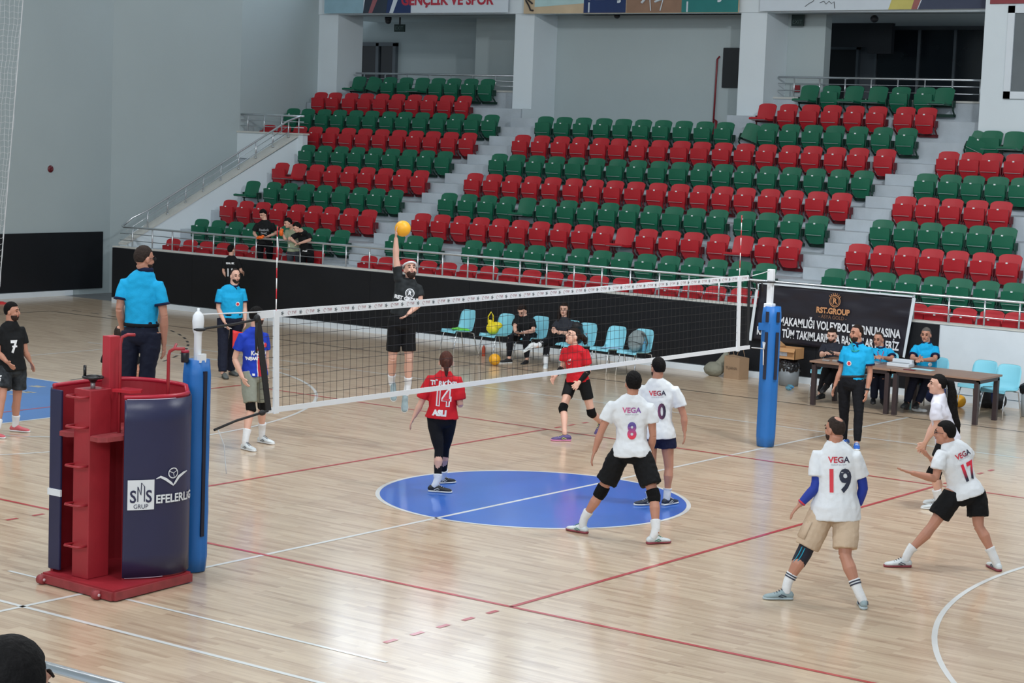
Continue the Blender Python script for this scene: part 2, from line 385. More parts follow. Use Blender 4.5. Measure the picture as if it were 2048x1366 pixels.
def simple(name, fn, mat, label, cat, group=None, smooth=False):
    bm = B(); fn(bm); o = obj(name, bm, mat, smooth=smooth); return tag(o, label, cat, group)
t = empty('exit_sign', (-20.0,21.5,6.7), 'dark hanging exit sign under the left recess soffit', 'sign')
bm = B(); box(bm, -20.2,21.47,6.63, -19.86,21.51,6.82); obj('sign_box', bm, M('sign_green',(28,48,46),.5), t, world=True)
bm = text_mesh('EXIT', .13); place(bm, basis((-20.03,21.462,6.72),(1,0,0),(0,0,1))); obj('lettering', bm, M('sign_text',(96,116,114),.5), t, world=True)
bm = B(); box(bm, -20.05,21.48,6.8, -20.01,21.5,7.0); obj('hanger', bm, DARK, t, world=True)
t = empty('exit_sign', (-8.21,20.9,6.7), 'dark hanging exit sign under the right recess soffit', 'sign')
bm = B(); box(bm, -8.4,20.98,6.74, -8.1,21.02,6.99); obj('sign_box', bm, M('sign_green',(28,48,46),.5), t, world=True)
bm = text_mesh('EXIT', .12); place(bm, basis((-8.25,20.972,6.83),(1,0,0),(0,0,1))); obj('lettering', bm, M('sign_text',(96,116,114),.5), t, world=True)
simple('dome_camera', lambda b: (ell(b,(-20.35,21.4,6.9),(.08,.08,.08)), lathe(b,(-20.35,21.4,6.92),[(.09,0),(.09,.08)])), DARK, 'dark dome camera on the left recess soffit beside the exit sign', 'camera', smooth=True)
simple('dome_camera', lambda b: ell(b,(-12.9,20.8,6.96),(.07,.07,.06)), DARK, 'dark dome camera on the middle recess soffit', 'camera', smooth=True)
simple('dome_camera', lambda b: ell(b,(-6.6,21.4,6.92),(.09,.09,.08)), DARK, 'dark dome camera on the right recess soffit', 'camera', smooth=True)
simple('wall_screen', lambda b: box(b,-10.14,21.04,5.36,-9.25,21.1,6.26,bev=.01), M('screen_black',(20,23,28),.3), 'black rectangular panel on the middle recess wall beside the pillar', 'screen')
t = empty('standpipe', (-10.3,21.05,4.29), 'thin dark red pipe standing against the middle recess wall', 'pipe')
PIPE = M('pipe_red',(120,24,34),.4)
bm = B(); tube(bm, [(-10.3,21.02,4.3),(-10.27,21.02,6.0),(-10.25,21.08,6.06)], .022); obj('pipe', bm, PIPE, t, smooth=True, world=True)
bm = B(); tube(bm, [(-10.18,20.95,4.3),(-10.18,20.95,4.6),(-10.27,21.02,4.62)], .03); obj('branch', bm, PIPE, t, smooth=True, world=True)
simple('standing_panel', lambda b: (box(b,-9.9,24.0,6.45,-8.0,24.1,6.995), box(b,-8.0,23.95,6.3,-7.4,24.1,6.995)), M('duct_dark',(34,38,44),.6), 'dark air duct box high in the right recess', 'duct')
simple('call_point', lambda b: (box(b,-8.32,21.06,5.3,-8.16,21.1,5.45), ), M('box_red',(140,30,40),.4), 'small red box on the right recess wall behind the railing', 'box')
# railings
def railing(label, hand, posts, base, wires, name='railing', r=.024, cat='railing'):
    t = empty(name, hand[0], label, cat)
    bm = B(); tube(bm, hand, r, n=10); obj('handrail', bm, STEEL, t, smooth=True, world=True)
    for wv in wires: bm = B(); tube(bm, wv, .009, n=6); obj('rail_bar', bm, STEEL, t, smooth=True, world=True)
    for p, zb in zip(posts, base):
        bm = B(); tube(bm, [(p[0],p[1],zb),(p[0],p[1],p[2])], .017, n=8, cap=0); lathe(bm, (p[0],p[1],zb), [(.032,0),(.032,.012)], n=10); obj('post', bm, STEEL, t, smooth=True, world=True)
    return t
px = [-20.3+.6357*i for i in range(33)]+[.65]
railing('long steel railing on the front wall of the stand', [(-20.74,12.85,1.80),(-20.72,12.72,1.74),(-20.6,12.64,1.73),(3,12.64,1.73)], [(x,12.64,1.72) for x in px], [1.28]*len(px),
        [[(-20.7,12.64,1.58),(3,12.64,1.58)], [(-20.7,12.64,1.43),(3,12.64,1.43)]])
PP = [(-20.52,13.3),(-20.46,13.86),(-20.36,14.33),(-20.27,14.8),(-20.17,15.27),(-20.07,15.75),(-19.97,16.22),(-19.88,16.7),(-19.79,17.14)]
railing('steel stair railing climbing along the sloping side parapet', [(-20.74,12.85,1.80),(-20.66,12.98,1.93),(-20.52,13.3,ptop(13.3)+.43),(-19.80,17.1,ptop(17.1)+.42),(-19.6,17.36,4.37)],
        [(x,y,ptop(y)+.42) for x,y in PP], [ptop(y)+.02 for x,y in PP],
        [[(-20.7,12.8,1.62),(-20.52,13.3,ptop(13.3)+.28),(-19.79,17.14,ptop(17.14)+.28)], [(-20.7,12.8,1.47),(-20.52,13.3,ptop(13.3)+.14),(-19.79,17.14,ptop(17.14)+.14)]])
railing('short steel railing on the landing parapet by the grey wall', [(-21.58,17.36,4.37),(-19.5,17.36,4.37)], [(x,17.36,4.36) for x in (-21.35,-20.8,-20.22,-19.66)], [3.95]*4,
        [[(-21.58,17.36,4.23),(-19.5,17.36,4.23)], [(-21.58,17.36,4.09),(-19.5,17.36,4.09)]])
railing('steel railing at the back of the left seating block', [(-20.78,20.7,5.53),(-15.3,20.7,5.53)], [(-20.5+.7*i,20.7,5.52) for i in range(8)], [5.16]*8,
        [[(-20.78,20.7,5.40),(-15.3,20.7,5.40)], [(-20.78,20.7,5.28),(-15.3,20.7,5.28)]])
railing('steel railing at the back of the right seating block', [(-8.5,20.7,5.61),(-3.4,20.7,5.61)], [(-8.1+.62*i,20.7,5.60) for i in range(8)], [5.16]*8,
        [[(-8.5,20.7,5.47),(-3.4,20.7,5.47)], [(-8.5,20.7,5.32),(-3.4,20.7,5.32)]])
# near side: only the end of its railing shows
railing('steel railing in the foreground beside the spectator head', [(5.2,-12.68,1.70),(9.5,-12.68,1.71)], [(6.9,-12.68,1.70),(7.9,-12.68,1.70),(8.9,-12.68,1.70)], [1.26]*3, [[(5.2,-12.68,1.55),(9.5,-12.68,1.55)]])
ng = empty('near_grandstand', (8,-14,0), 'concrete edge of the near stand under the foreground railing', 'grandstand')
bm = B(); box(bm, 5.1,-15.4,0, 12,-12.62,1.26); obj('tier', bm, CONC, ng, world=True)
bm = B(); box(bm, 5.1,-17.6,0, 12,-15.4,1.42); obj('tier', bm, CONC, ng, world=True)
# banners over the recesses
def banner(loc, label, parts):
    t = empty('banner', loc, label, 'banner'); return t
BWHITE = M('banner_white',(206,216,224),.6,var=.02); BNAVY = M('banner_navy',(30,52,98),.6); BDARK = M('banner_charcoal',(44,54,68),.6)
def panel(t, name, pts, y, mat, th=.012):
    bm = B(); a = [bm.verts.new((p[0],y,p[1])) for p in pts]; b2 = [bm.verts.new((p[0],y+th,p[1])) for p in pts]; n = len(pts)
    bm.faces.new(a); bm.faces.new(b2[::-1])
    for i in range(n): bm.faces.new((a[i],a[(i+1)%n],b2[(i+1)%n],b2[i]))
    return obj(name, bm, mat, t, world=True)
t = banner((-18.4,20.0,7.0), 'wide printed banner on the beam over the left block', None)
panel(t, 'printed_cloth', [(-21.3,7.0),(-15.48,7.0),(-15.48,8.2),(-21.3,8.2)], 20.0, BWHITE)
panel(t, 'blue_field', [(-21.3,7.0),(-20.0,7.0),(-20.0,8.2),(-21.3,8.2)], 19.995, M('banner_sky',(142,176,190),.6), .004)
panel(t, 'suit_figure', [(-20.0,7.0),(-18.46,7.0),(-18.46,8.2),(-19.7,8.2)], 19.993, BNAVY, .004)
panel(t, 'suit_figure', [(-20.0,7.0),(-19.25,7.0),(-19.2,7.35),(-19.55,8.2),(-19.9,7.6)], 19.99, BDARK, .004)
panel(t, 'tie', [(-19.82,7.0),(-19.7,7.0),(-19.5,7.4),(-19.62,7.5)], 19.987, M('tie_red',(150,90,96),.6), .003)
panel(t, 'lapel', [(-19.14,7.0),(-19.02,7.0),(-18.8,7.5),(-18.95,7.5)], 19.987, BWHITE, .003)
bm = text_mesh('GENÇLİK VE SPOR', .34, bold=.012); place(bm, basis((-17.35,19.99,7.30),(1,0,0),(0,0,1))); obj('lettering', bm, M('text_red',(176,44,64),.6), t, world=True)
t = banner((-12.1,20.0,7.0), 'colourful sports banner on the beam over the middle block', None)
panel(t, 'printed_cloth', [(-15.02,6.97),(-9.18,6.97),(-9.18,8.2),(-15.02,8.2)], 20.0, M('banner_sand',(196,176,146),.6,var=.12,scale=1.5))
panel(t, 'pool_field', [(-14.7,7.12),(-13.3,7.2),(-13.3,8.2),(-14.7,8.2)], 19.995, M('banner_pool',(176,206,206),.6), .003)
panel(t, 'navy_field', [(-13.3,6.98),(-12.14,6.98),(-12.14,8.2),(-13.3,8.2)], 19.992, BNAVY, .003)
panel(t, 'wood_field', [(-12.12,6.98),(-10.65,6.98),(-10.65,8.2),(-12.12,8.2)], 19.992, M('banner_brown',(142,112,92),.6,var=.1), .003)
panel(t, 'green_field', [(-10.65,6.98),(-9.2,6.98),(-9.2,8.2),(-10.65,8.2)], 19.992, M('banner_teal',(36,120,118),.6), .003)
for x in (-12.75,-10.1):
    bm = text_mesh('GENÇ', .42, bold=.02); place(bm, basis((x,19.98,7.42),(1,0,0),(0,0,1))); obj('lettering', bm, BWHITE, t, world=True)
    panel(t, 'stripe', [(x-.42,6.99),(x-.38,6.99),(x-.38,7.22),(x-.42,7.22)], 19.985, BWHITE, .003)
bm = B(); tube(bm, [(-14.95,19.97,7.28),(-14.85,19.97,7.15),(-14.8,19.97,7.05),(-14.72,19.97,7.04)], .02, n=6); tube(bm, [(-14.9,19.97,7.3),(-14.75,19.97,7.2)], .02, n=6); obj('player_print', bm, M('print_dark',(40,36,40),.6), t, world=True)
bm = B(); tube(bm, [(-11.5,19.97,7.4),(-11.45,19.97,7.02)], .012, n=6); tube(bm, [(-11.1,19.97,7.4),(-11.2,19.97,7.02)], .012, n=6); tube(bm, [(-11.7,19.97,7.2),(-11.6,19.97,7.3)], .03, n=6); tube(bm, [(-11.35,19.97,7.22),(-11.1,19.97,7.3)], .025, n=6); obj('net_print', bm, BWHITE, t, world=True)
t = banner((-6,20.0,7.0), 'white banner with a signature over the right block', None)
panel(t, 'printed_cloth', [(-8.66,7.0),(-3.38,7.03),(-3.38,8.2),(-8.66,8.2)], 20.0, BWHITE)
panel(t, 'yellow_stripe', [(-5.6,7.02),(-5.08,7.02),(-4.75,8.2),(-5.2,8.2)], 19.995, M('banner_yellow',(196,186,104),.6), .003)
panel(t, 'red_stripe', [(-5.08,7.02),(-4.95,7.02),(-4.5,8.2),(-4.75,8.2)], 19.995, M('banner_brick',(150,92,88),.6), .003)
panel(t, 'navy_field', [(-4.93,7.02),(-3.38,7.03),(-3.38,8.2),(-4.45,8.2)], 19.995, M('banner_slate',(58,66,88),.6), .003)
bm = B(); tube(bm, [(-7.55,19.985,7.09),(-7.45,19.985,7.16),(-7.36,19.985,7.2),(-7.32,19.985,7.28)], .006, n=5); tube(bm, [(-7.2,19.985,7.17),(-7.1,19.985,7.2),(-7.05,19.985,7.14),(-6.98,19.985,7.2),(-6.92,19.985,7.15),(-6.86,19.985,7.19),(-6.84,19.985,7.05)], .006, n=5); obj('signature', bm, DARK, t, world=True)
t = banner((-1,18.9,7.0), 'narrow dark red banner edge above the booth window', None)
panel(t, 'printed_cloth', [(-2.9,7.04),(4,7.08),(4,8.2),(-2.9,8.2)], 18.93, M('banner_maroon',(136,58,64),.6))
# tournament banner on the front wall
t = empty('banner', (-2.6,12.45,.7), 'black tournament banner with white writing on the front wall behind the officials', 'banner')
CB = M('banner_black',(30,28,38),.38,var=.12,scale=1.2,spec=.5)
bm = B(); nx, nz = 48, 20; g = []
TL,TR,BR,BL = V((-4.10,0,1.69)),V((-1.14,0,1.68)),V((-1.25,0,.65)),V((-4.2,0,.68))
for i in range(nx+1):
    row = []
    for j in range(nz+1):
        u, v = i/nx, j/nz; p = TL.lerp(TR,u).lerp(BL.lerp(BR,u), v)
        wv = .022*noise.noise(V((u*5+v*3, v*5-u*2, 0)))+.012*math.sin(u*3.1*math.pi+v*6)*(1-v)
        row.append(bm.verts.new((p.x, 12.44+wv-.02*(v<.35)*noise.noise(V((u*9,v*14,3))), p.z)))
    g.append(row)
for i in range(nx):
    for j in range(nz): bm.faces.new((g[i][j],g[i+1][j],g[i+1][j+1],g[i][j+1]))
cloth = obj('cloth', bm, CB, t, smooth=True, world=True)
s_ = cloth.modifiers.new('thick','SOLIDIFY'); s_.thickness = .004
def hem(a, b, c, d):
    bm = B(); vs = [bm.verts.new(p) for p in (a,b,c,d)]; f = bm.faces.new(vs); r = bmesh.ops.extrude_face_region(bm, geom=[f])
    for v in r['geom']:
        if isinstance(v, bmesh.types.BMVert): v.co.y += .006
    obj('white_hem', bm, WHITEB, t, world=True)
hem((-4.14,12.40,1.71),(-4.09,12.40,1.71),(-4.19,12.40,.67),(-4.25,12.40,.67))
hem((-1.15,12.40,1.70),(-1.09,12.40,1.67),(-1.23,12.40,.65),(-1.27,12.40,.66))
hem((-4.12,12.40,1.72),(-1.12,12.40,1.71),(-1.12,12.40,1.68),(-4.12,12.40,1.69))
LW2 = M('banner_text',(222,224,228),.6); GOLD = M('banner_gold',(196,140,96),.5); BRZ = M('banner_bronze',(120,86,64),.5)
for s, sz, x, z, mt, bo, sxx in (('KAYMAKAMLIĞI VOLEYBOL TURNUVASINA', .20, -2.62, 1.05, LW2, .006, .66), ('KATILAN TÜM TAKIMLARIMIZA BAŞARILAR DİLERİZ', .20, -2.72, .84, LW2, .006, .58),
                        ('RST.GROUP', .135, -2.62, 1.32, GOLD, .006, .9), ('- ASYA GOLD -', .09, -2.62, 1.215, BRZ, .001, .9)):
    bm = text_mesh(s, sz, bold=bo, sx=sxx); wdt = max(v.co.x for v in bm.verts)*2; lim = 2.78 if len(s) > 20 else 9
    if wdt > lim:
        for v in bm.verts: v.co.x *= lim/wdt
    place(bm, basis((x,12.40,z),(1,0,-.012),(0,0,1))); obj('lettering', bm, mt, t, world=True)
bm = B()
def ringm(bm, cx, cz, r, th, y): 
    tube(bm, [(cx+r*math.cos(a*math.pi/16),y,cz+r*math.sin(a*math.pi/16)) for a in range(33)], th, n=6)
ringm(bm, -2.59, 1.50, .1, .007, 12.40); ringm(bm, -2.59, 1.50, .075, .004, 12.40)
for a in range(-3,4): tube(bm, [(-2.59+.11*math.sin(a*.3),12.40,1.50+.11*math.cos(a*.3)),(-2.59+.14*math.sin(a*.3),12.40,1.50+.14*math.cos(a*.3))], .006, n=5)
place(text_mesh('R', .13, bold=.004), basis((-2.59,12.395,1.50),(1,0,0),(0,0,1)), bm); obj('emblem', bm, GOLD, t, world=True)

# ------------------------------------------------------------------ stadium seats
SEATC = {'red': M('seat_red',(176,32,42),.42,var=.05,spec=.45), 'green': M('seat_green',(20,98,72),.42,var=.05,spec=.45)}
SEATB = {'red': M('seat_red_dark',(96,18,28),.5), 'green': M('seat_green_dark',(12,52,42),.5)}
ROD = M('seat_rod',(150,160,160),.4,var=.02); TAGW = M('tag_white',(225,232,232),.5,var=.01)
def shell(fn, nu, nv, th, nrm):       # closed curved panel: fn(u,v)->point
    bm = B(); A = [[bm.verts.new(fn(i/nu,j/nv)) for j in range(nv+1)] for i in range(nu+1)]
    C = [[bm.verts.new(fn(i/nu,j/nv)+V(nrm)*th) for j in range(nv+1)] for i in range(nu+1)]
    for i in range(nu):
        for j in range(nv):
            bm.faces.new((A[i][j],A[i+1][j],A[i+1][j+1],A[i][j+1])); bm.faces.new((C[i][j],C[i][j+1],C[i+1][j+1],C[i+1][j]))
    for i in range(nu):
        bm.faces.new((A[i][0],C[i][0],C[i+1][0],A[i+1][0])); bm.faces.new((A[i][nv],A[i+1][nv],C[i+1][nv],C[i][nv]))
    for j in range(nv):
        bm.faces.new((A[0][j],A[0][j+1],C[0][j+1],C[0][j])); bm.faces.new((A[nu][j],C[nu][j],C[nu][j+1],A[nu][j+1]))
    return bm
def back_fn(u, v):
    a = 2*u-1; hw = .213-.006*(1-v); z = .36+.35*v-(.04*abs(a)**6+.012*a*a)*v
    return V((a*hw, -.10*(1-v)-.028*a*a+.0, z))
def pan_fn(u, v):                      # folded up; v 0 low .. 1 top
    a = 2*u-1
    if v < .35: q = v/.35; hw = .15+.045*q; return V((a*hw, -.09-.09*q-.0*a*a, .165+.175*q+.02*a*a*(1-q)))
    q = (v-.35)/.65; return V((a*.2, -.18-.012*q+.012*a*a, .34+.225*q-.012*abs(a)**5*q))
def pan_open_fn(u, v):
    a = 2*u-1; return V((a*.2, -.08-.40*v, .37+.035*v-.02*math.sin(v*3.1)-.0*a+.012*a*a-.02*abs(a)**6*v))
SM = {}
for c in ('red','green'):
    def mk(name, bm, mats, smooth=True):
        bmesh.ops.recalc_face_normals(bm, faces=bm.faces); me = bpy.data.meshes.new(name); bm.to_mesh(me); bm.free()
        for m in mats: me.materials.append(m)
        if smooth:
            for p in me.polygons: p.use_smooth = True
            try: me.set_sharp_from_angle(angle=math.radians(40))
            except Exception: pass
        return me
    bk = mk('backrest', shell(back_fn, 8, 5, .022, (0,1,0)), [SEATC[c]])
    bm = shell(pan_fn, 6, 8, .045, (0,1,0)); k = len(bm.faces); box(bm, -.165,-.205,.338, .155,-.192,.345, mi=1)
    pn = mk('seat_pan', bm, [SEATC[c], ROD])
    bm = shell(pan_open_fn, 6, 6, -.04, (0,0,1)); box(bm, -.18,-.475,.345, .18,-.465,.352, mi=1)
    po = mk('seat_pan', bm, [SEATC[c], ROD])
    bm = B()
    for s in (-1,1):
        box(bm, s*.222-.011,-.15,.30, s*.222+.011,.01,.44, bev=.006); 
        tube(bm, [(s*.222,-.08,.40),(s*.222,-.10,.25),(s*.2,.06,.12)], (.02), n=6)
    box(bm, -.21,-.02,.30, .21,.03,.33); box(bm, -.21,.05,.10, .21,.095,.16)
    br = mk('support_bracket', bm, [SEATB[c]], False)
    bm = B(); box(bm, -.018,-.204,.548, .018,-.190,.572); tg = mk('number_tag', bm, [TAGW], False)
    SM[c] = (bk, pn, po, br, tg)
ORD = ['first','second','third','fourth','fifth','sixth','seventh','eighth','ninth','tenth','eleventh','twelfth','thirteenth','fourteenth','fifteenth','sixteenth','seventeenth','eighteenth','nineteenth']
SEATX = {'L0': [-19.54, -19.0, -18.48, -17.96, -17.44, -16.93, -16.43, -15.88, -15.23], 'L1': [-19.46, -18.92, -18.38, -17.85, -17.32, -16.8, -16.28, -15.77, -15.22], 'L2': [-19.36, -18.84, -18.32, -17.8, -17.26, -16.74, -16.24, -15.69, -15.16], 'L3': [-19.42, -18.76, -18.24, -17.72, -17.19, -16.66, -16.13, -15.62, -15.1], 'L4': [-19.26, -18.71, -18.16, -17.64, -17.12, -16.61, -16.08, -15.55, -15.04], 'L5': [-19.18, -18.65, -18.13, -17.62, -17.08, -16.56, -16.05, -15.53, -15.01], 'L6': [-21.22, -20.72, -20.19, -19.68, -19.14, -18.62, -18.1, -17.57, -17.04, -16.53, -16.02, -15.49, -14.96], 'L7': [-21.17, -20.67, -20.13, -19.62, -19.09, -18.58, -18.04, -17.54, -17.01, -16.48, -15.96, -15.45, -14.94], 'L8': [-20.98, -20.5, -19.96, -19.45, -18.95, -18.44, -17.92, -17.43, -16.91, -16.38], 'L9': [-20.4, -20.01, -19.39, -18.86, -18.34, -17.84, -17.35, -16.82, -16.31], 'M0': [-13.76, -13.28, -12.73, -12.18, -11.67, -11.15, -10.63, -10.09, -9.58, -9.05, -8.51, -7.99, -7.46, -6.93, -6.41, -5.9, -5.41, -4.88, -4.37], 'M1': [-13.7, -13.2, -12.67, -11.65, -11.1, -10.58, -10.06, -9.55, -9.0, -8.48, -7.98, -7.44, -6.91, -6.39, -5.87, -5.35, -4.83], 'M2': [-13.66, -13.13, -12.6, -12.09, -11.58, -11.07, -10.55, -10.02, -9.5, -8.97, -8.47, -7.95, -7.42, -6.91, -6.32, -5.79, -5.27, -4.76], 'M3': [-13.59, -13.05, -12.52, -12.01, -11.49, -10.97, -10.44, -9.93, -9.41, -8.9, -8.38, -7.87, -7.36, -6.84, -6.22, -5.72, -5.19, -4.65], 'M4': [-13.52, -13.0, -12.48, -11.96, -11.43, -10.88, -10.35, -9.84, -9.32, -8.78, -8.25, -7.73, -7.22, -6.71, -6.16, -5.64, -5.11, -4.59], 'M5': [-13.47, -12.98, -12.45, -11.92, -11.4, -10.87, -10.33, -9.81, -9.28, -8.76, -8.23, -7.71, -7.19, -6.66, -6.14, -5.6, -5.06, -4.55], 'M6': [-13.44, -12.91, -12.37, -11.86, -11.32, -10.84, -10.31, -9.79, -9.25, -8.75, -8.22, -7.69, -7.17, -6.63, -6.12, -5.59, -5.08, -4.49], 'M7': [-13.4, -12.88, -12.35, -11.8, -11.28, -10.76, -10.24, -9.71, -9.18, -8.67, -8.16, -7.6, -7.09, -6.56, -6.05, -5.52, -4.97, -4.43], 'M8': [-8.12, -7.6, -7.07, -6.56, -6.03, -5.51, -4.88, -4.4], 'M9': [-7.54, -7.02, -6.47, -5.91, -5.39, -4.83, -4.4], 'R0': [-1.43, -1.01, -0.53, -0.04, 0.4], 'R1': [-3.41, -2.92, -2.43, -1.95, -1.46, -0.98, -0.49, 0.01], 'R2': [-3.36, -2.86, -2.38, -1.91, -1.43, -0.93, -0.44], 'R3': [-3.3, -2.81, -2.33, -1.85, -1.37, -0.89], 'R4': [-3.25, -2.78, -2.3, -1.81, -1.34], 'R5': [-3.21, -2.72, -2.25, -1.77, -1.3], 'R6': [-3.15, -2.67, -2.25, -1.76], 'R7': [-3.06, -2.62, -2.15]}
OPEN = {('L',3,0),('L',4,1),('L',9,0),('L',9,4),('M',3,4),('M',2,10),('M',2,15),('M',8,0),('M',9,0),('M',9,2),('M',9,3),('M',9,6),('R',7,2)}
TILT = {('R',7,0):22, ('M',7,10):18, ('L',9,1):12}
NOPAN = {('M',7,10),('L',9,1)}
rs = random.Random(3)
for key, xs in SEATX.items():
    b, k = key[0], int(key[1:]); c = 'red' if k % 2 == 0 else 'green'; bk, pn, po, br, tg = SM[c]
    blk = {'L':'left','M':'middle','R':'right'}[b]
    for i, x in enumerate(xs):
        y = 13.2+.805*k; z = TZ[k]; op = (b,k,i) in OPEN; tl = (b,k,i) in TILT
        st = ', pan open' if op else (', tilted' if tl else '')
        t = empty('stadium_seat', (x,y,z), '%s stadium seat%s, %s from left, %s row up, %s block' % (c, st, ORD[i], ORD[k], blk), 'seat', 'folding seats in the %s block' % blk)
        if tl: t.rotation_euler = (0, math.radians(TILT[(b,k,i)]), 0)
        for nm, me in (('backrest',bk),('seat_pan',po if op else pn),('support_bracket',br)):
            if nm == 'seat_pan' and (b,k,i) in NOPAN: continue
            o = bpy.data.objects.new(nm, me); COL.objects.link(o); o.parent = t
        if not op and (b,k,i) not in NOPAN and rs.random() < (.85 if (b != 'L' or k < 6) and k > 0 else .4):
            o = bpy.data.objects.new('number_tag', tg); COL.objects.link(o); o.parent = t

# ------------------------------------------------------------------ volleyball net
NW = M('net_white',(222,226,230),.6,var=.02); NB = M('net_black',(24,24,26),.6); CORD = M('cord_white',(220,222,224),.6)
def nx(y): return .07-.006*(y+4.5)          # slight lean of the whole net
def NP(y, z): return V((nx(y)+.03*(2.41-z), y, z))
net = empty('volleyball_net', (0.07,0,1.41), 'black mesh volleyball net with white printed top tape across the court', 'net')
bm = B(); q = .0022
def zt(y): return 2.34
def zb(y): return 1.46
ys = [-4.5+i*.1 for i in range(93)]
for y in [-4.72+.1*i for i in range(3)]+ys:
    if y > 4.74: break
    tube(bm, [NP(y, 1.46), NP(y+.004*math.sin(y*7), 1.9), NP(y, 2.35)], q, n=4, cap=0)
for j in range(1,9):
    z = 1.46+j*.1; tube(bm, [NP(-4.72+i*.59, z+.004*math.sin(i*1.7+j)) for i in range(17)], q, n=4, cap=0)
obj('netting', bm, NB, net, world=True)
def slab(name, pts, h, th, mat, parent, off=0):        # vertical tape along pts [(y,zc)]
    bm = B(); vs = []
    for y, z in pts:
        p0, p1 = NP(y, z-h/2), NP(y, z+h/2); dx = V((th/2,0,0)); o_ = V((off,0,0))
        vs.append([bm.verts.new(p) for p in (p0-dx+o_, p1-dx+o_, p1+dx+o_, p0+dx+o_)])
    for a, b_ in zip(vs, vs[1:]):
        for k in range(4): bm.faces.new((a[k],a[(k+1)%4],b_[(k+1)%4],b_[k]))
    bm.faces.new(vs[0]); bm.faces.new(vs[-1][::-1]); return obj(name, bm, mat, parent, world=True)
tp = slab('top_tape', [(-4.75+i*.5, 2.378+.004*math.sin(i)) for i in range(20)], .072, .014, NW, net)
slab('bottom_tape', [(-4.62+i*.497, 1.446) for i in range(20)], .052, .012, NW, net)
slab('edge_tape', [(4.74,1.9),(4.80,1.9)], .88, .01, NB, net)
bm = B(); vs = [(-4.80,2.34),(-4.72,2.34),(-4.57,1.45),(-4.64,1.45)]; a = [bm.verts.new(NP(y,z)) for y,z in vs]; b_ = [bm.verts.new(NP(y,z)+V((.012,0,0))) for y,z in vs]
bm.faces.new(a); bm.faces.new(b_[::-1])
for k in range(4): bm.faces.new((a[k],a[(k+1)%4],b_[(k+1)%4],b_[k]))
obj('edge_tape', bm, NB, net, world=True)
for y in (-4.5, 4.5):
    slab('side_band', [(y-.035,1.91),(y+.035,1.91)], 1.0, .022, NW, net, off=.004)
    a = empty('antenna', NP(y,1.42)); a.parent = net; a.location = NP(y,1.42)-net.location
    lean = .0
    AW, AR = M('antenna_white',(232,232,232),.4), M('antenna_red',(196,30,44),.4)
    for k in range(18):
        z0 = 1.42+k*.1; bm = B()
        if k < 9: continue
        tube(bm, [(nx(y)+.016-.012*(z0-1.42),y,z0),(nx(y)+.016-.012*(z0-1.32),y,z0+.1)], .0055, n=8, cap=0)
        o = obj('antenna_section', bm, AR if k % 2 else AW, a, smooth=True, world=True)
pr_ = M('print_maroon',(150,70,84),.6); pg_ = M('print_grey',(96,104,108),.6)
y = -4.62
while y < 4.7:
    if abs(abs(y+.09)-4.5) > .05:
        bm = B(); place(text_mesh('TVF', .042), basis(NP(y+.11,2.378)+V((.0085,0,0)),(0,1,0),(0,0,1)), bm)
        tube(bm, [NP(y+.04+.018*math.cos(k*.7), 2.378+.018*math.sin(k*.7))+V((.0085,0,0)) for k in range(8)], .0016, n=4); obj('logo_print', bm, pr_, tp, world=True)
    bg = B()
    for k in range(5):
        an = k*1.257; c_ = NP(y+.205,2.378)+V((.0085,0,0)); d = V((0,math.cos(an),math.sin(an)))
        tube(bg, [c_+d*.002, c_+d*.02], .0045, n=4)
    obj('flower_mark', bg, pg_, tp, world=True)
    y += .262
simple('tension_strap', lambda b: (tube(b,[(.1,-4.79,2.34),(.09,-5.1,2.31),(.06,-5.48,2.285)], (.012), n=6), tube(b,[(.07+.045*math.cos(k*.7),-5.52+.045*math.sin(k*.7),2.285) for k in range(10)], .014, n=6), tube(b,[(.1,-4.79,2.36),(.1,-4.8,2.2),(.105,-4.79,2.02)], .012, n=6), ell(b,(.1,-4.79,2.35),(.03,.035,.04))), NB, 'black tension strap from the net top to the near post', 'strap', smooth=True)
simple('tension_strap', lambda b: (tube(b,[(.12,-4.63,1.45),(.15,-5.1,1.40),(.19,-5.42,1.35)], .013, n=6), ell(b,(.13,-4.72,1.44),(.03,.04,.028))), NB, 'black tension strap from the net foot to the near post pad', 'strap', smooth=True)
simple('tension_strap', lambda b: (tube(b,[(.05,4.8,2.33),(0,5.1,2.30),(-.06,5.52,2.285)], .009, n=6), tube(b,[(-.07+.05*math.cos(k*.7),5.54+.05*math.sin(k*.7),2.285) for k in range(10)], .012, n=6), tube(b,[(.04,4.93,2.32),(.04,4.95,2.22)], .014, n=6), tube(b,[(.0,5.15,2.31),(.01,5.16,2.18)], .012, n=6)), NB, 'black strap with knots from the net top to the far post', 'strap', smooth=True)
bm = B(); (lambda b: tube(b,[(.1,-4.75,2.41),(.08,-5.1,2.415),(.05,-5.5,2.42)], .006, n=6))(bm); obj('cord', bm, CORD, net, smooth=True, world=True)
bm = B(); (lambda b: tube(b,[(.07,4.75,2.41),(-.02,5.2,2.425),(-.09,5.5,2.44)], .006, n=6))(bm); obj('cord', bm, CORD, net, smooth=True, world=True)
bm = B(); (lambda b: (tube(b,[(.1,4.78,1.446),(0,5.2,1.40),(-.06,5.42,1.37)], .006, n=6), tube(b,[(-.06,5.41,1.37),(-.05,5.41,1.46),(-.08,5.41,1.47),(-.07,5.41,1.38),(-.06,5.4,1.3),(-.06,5.41,1.15)], .008, n=6)))(bm); obj('cord', bm, CORD, net, smooth=True, world=True)
bm = B(); (lambda b: tube(b,[(.19,-5.38,1.36),(.2,-5.3,1.2),(.2,-5.27,1.0),(.2,-5.26,.92)], .005, n=6))(bm); obj('cord', bm, CORD, net, smooth=True, world=True)
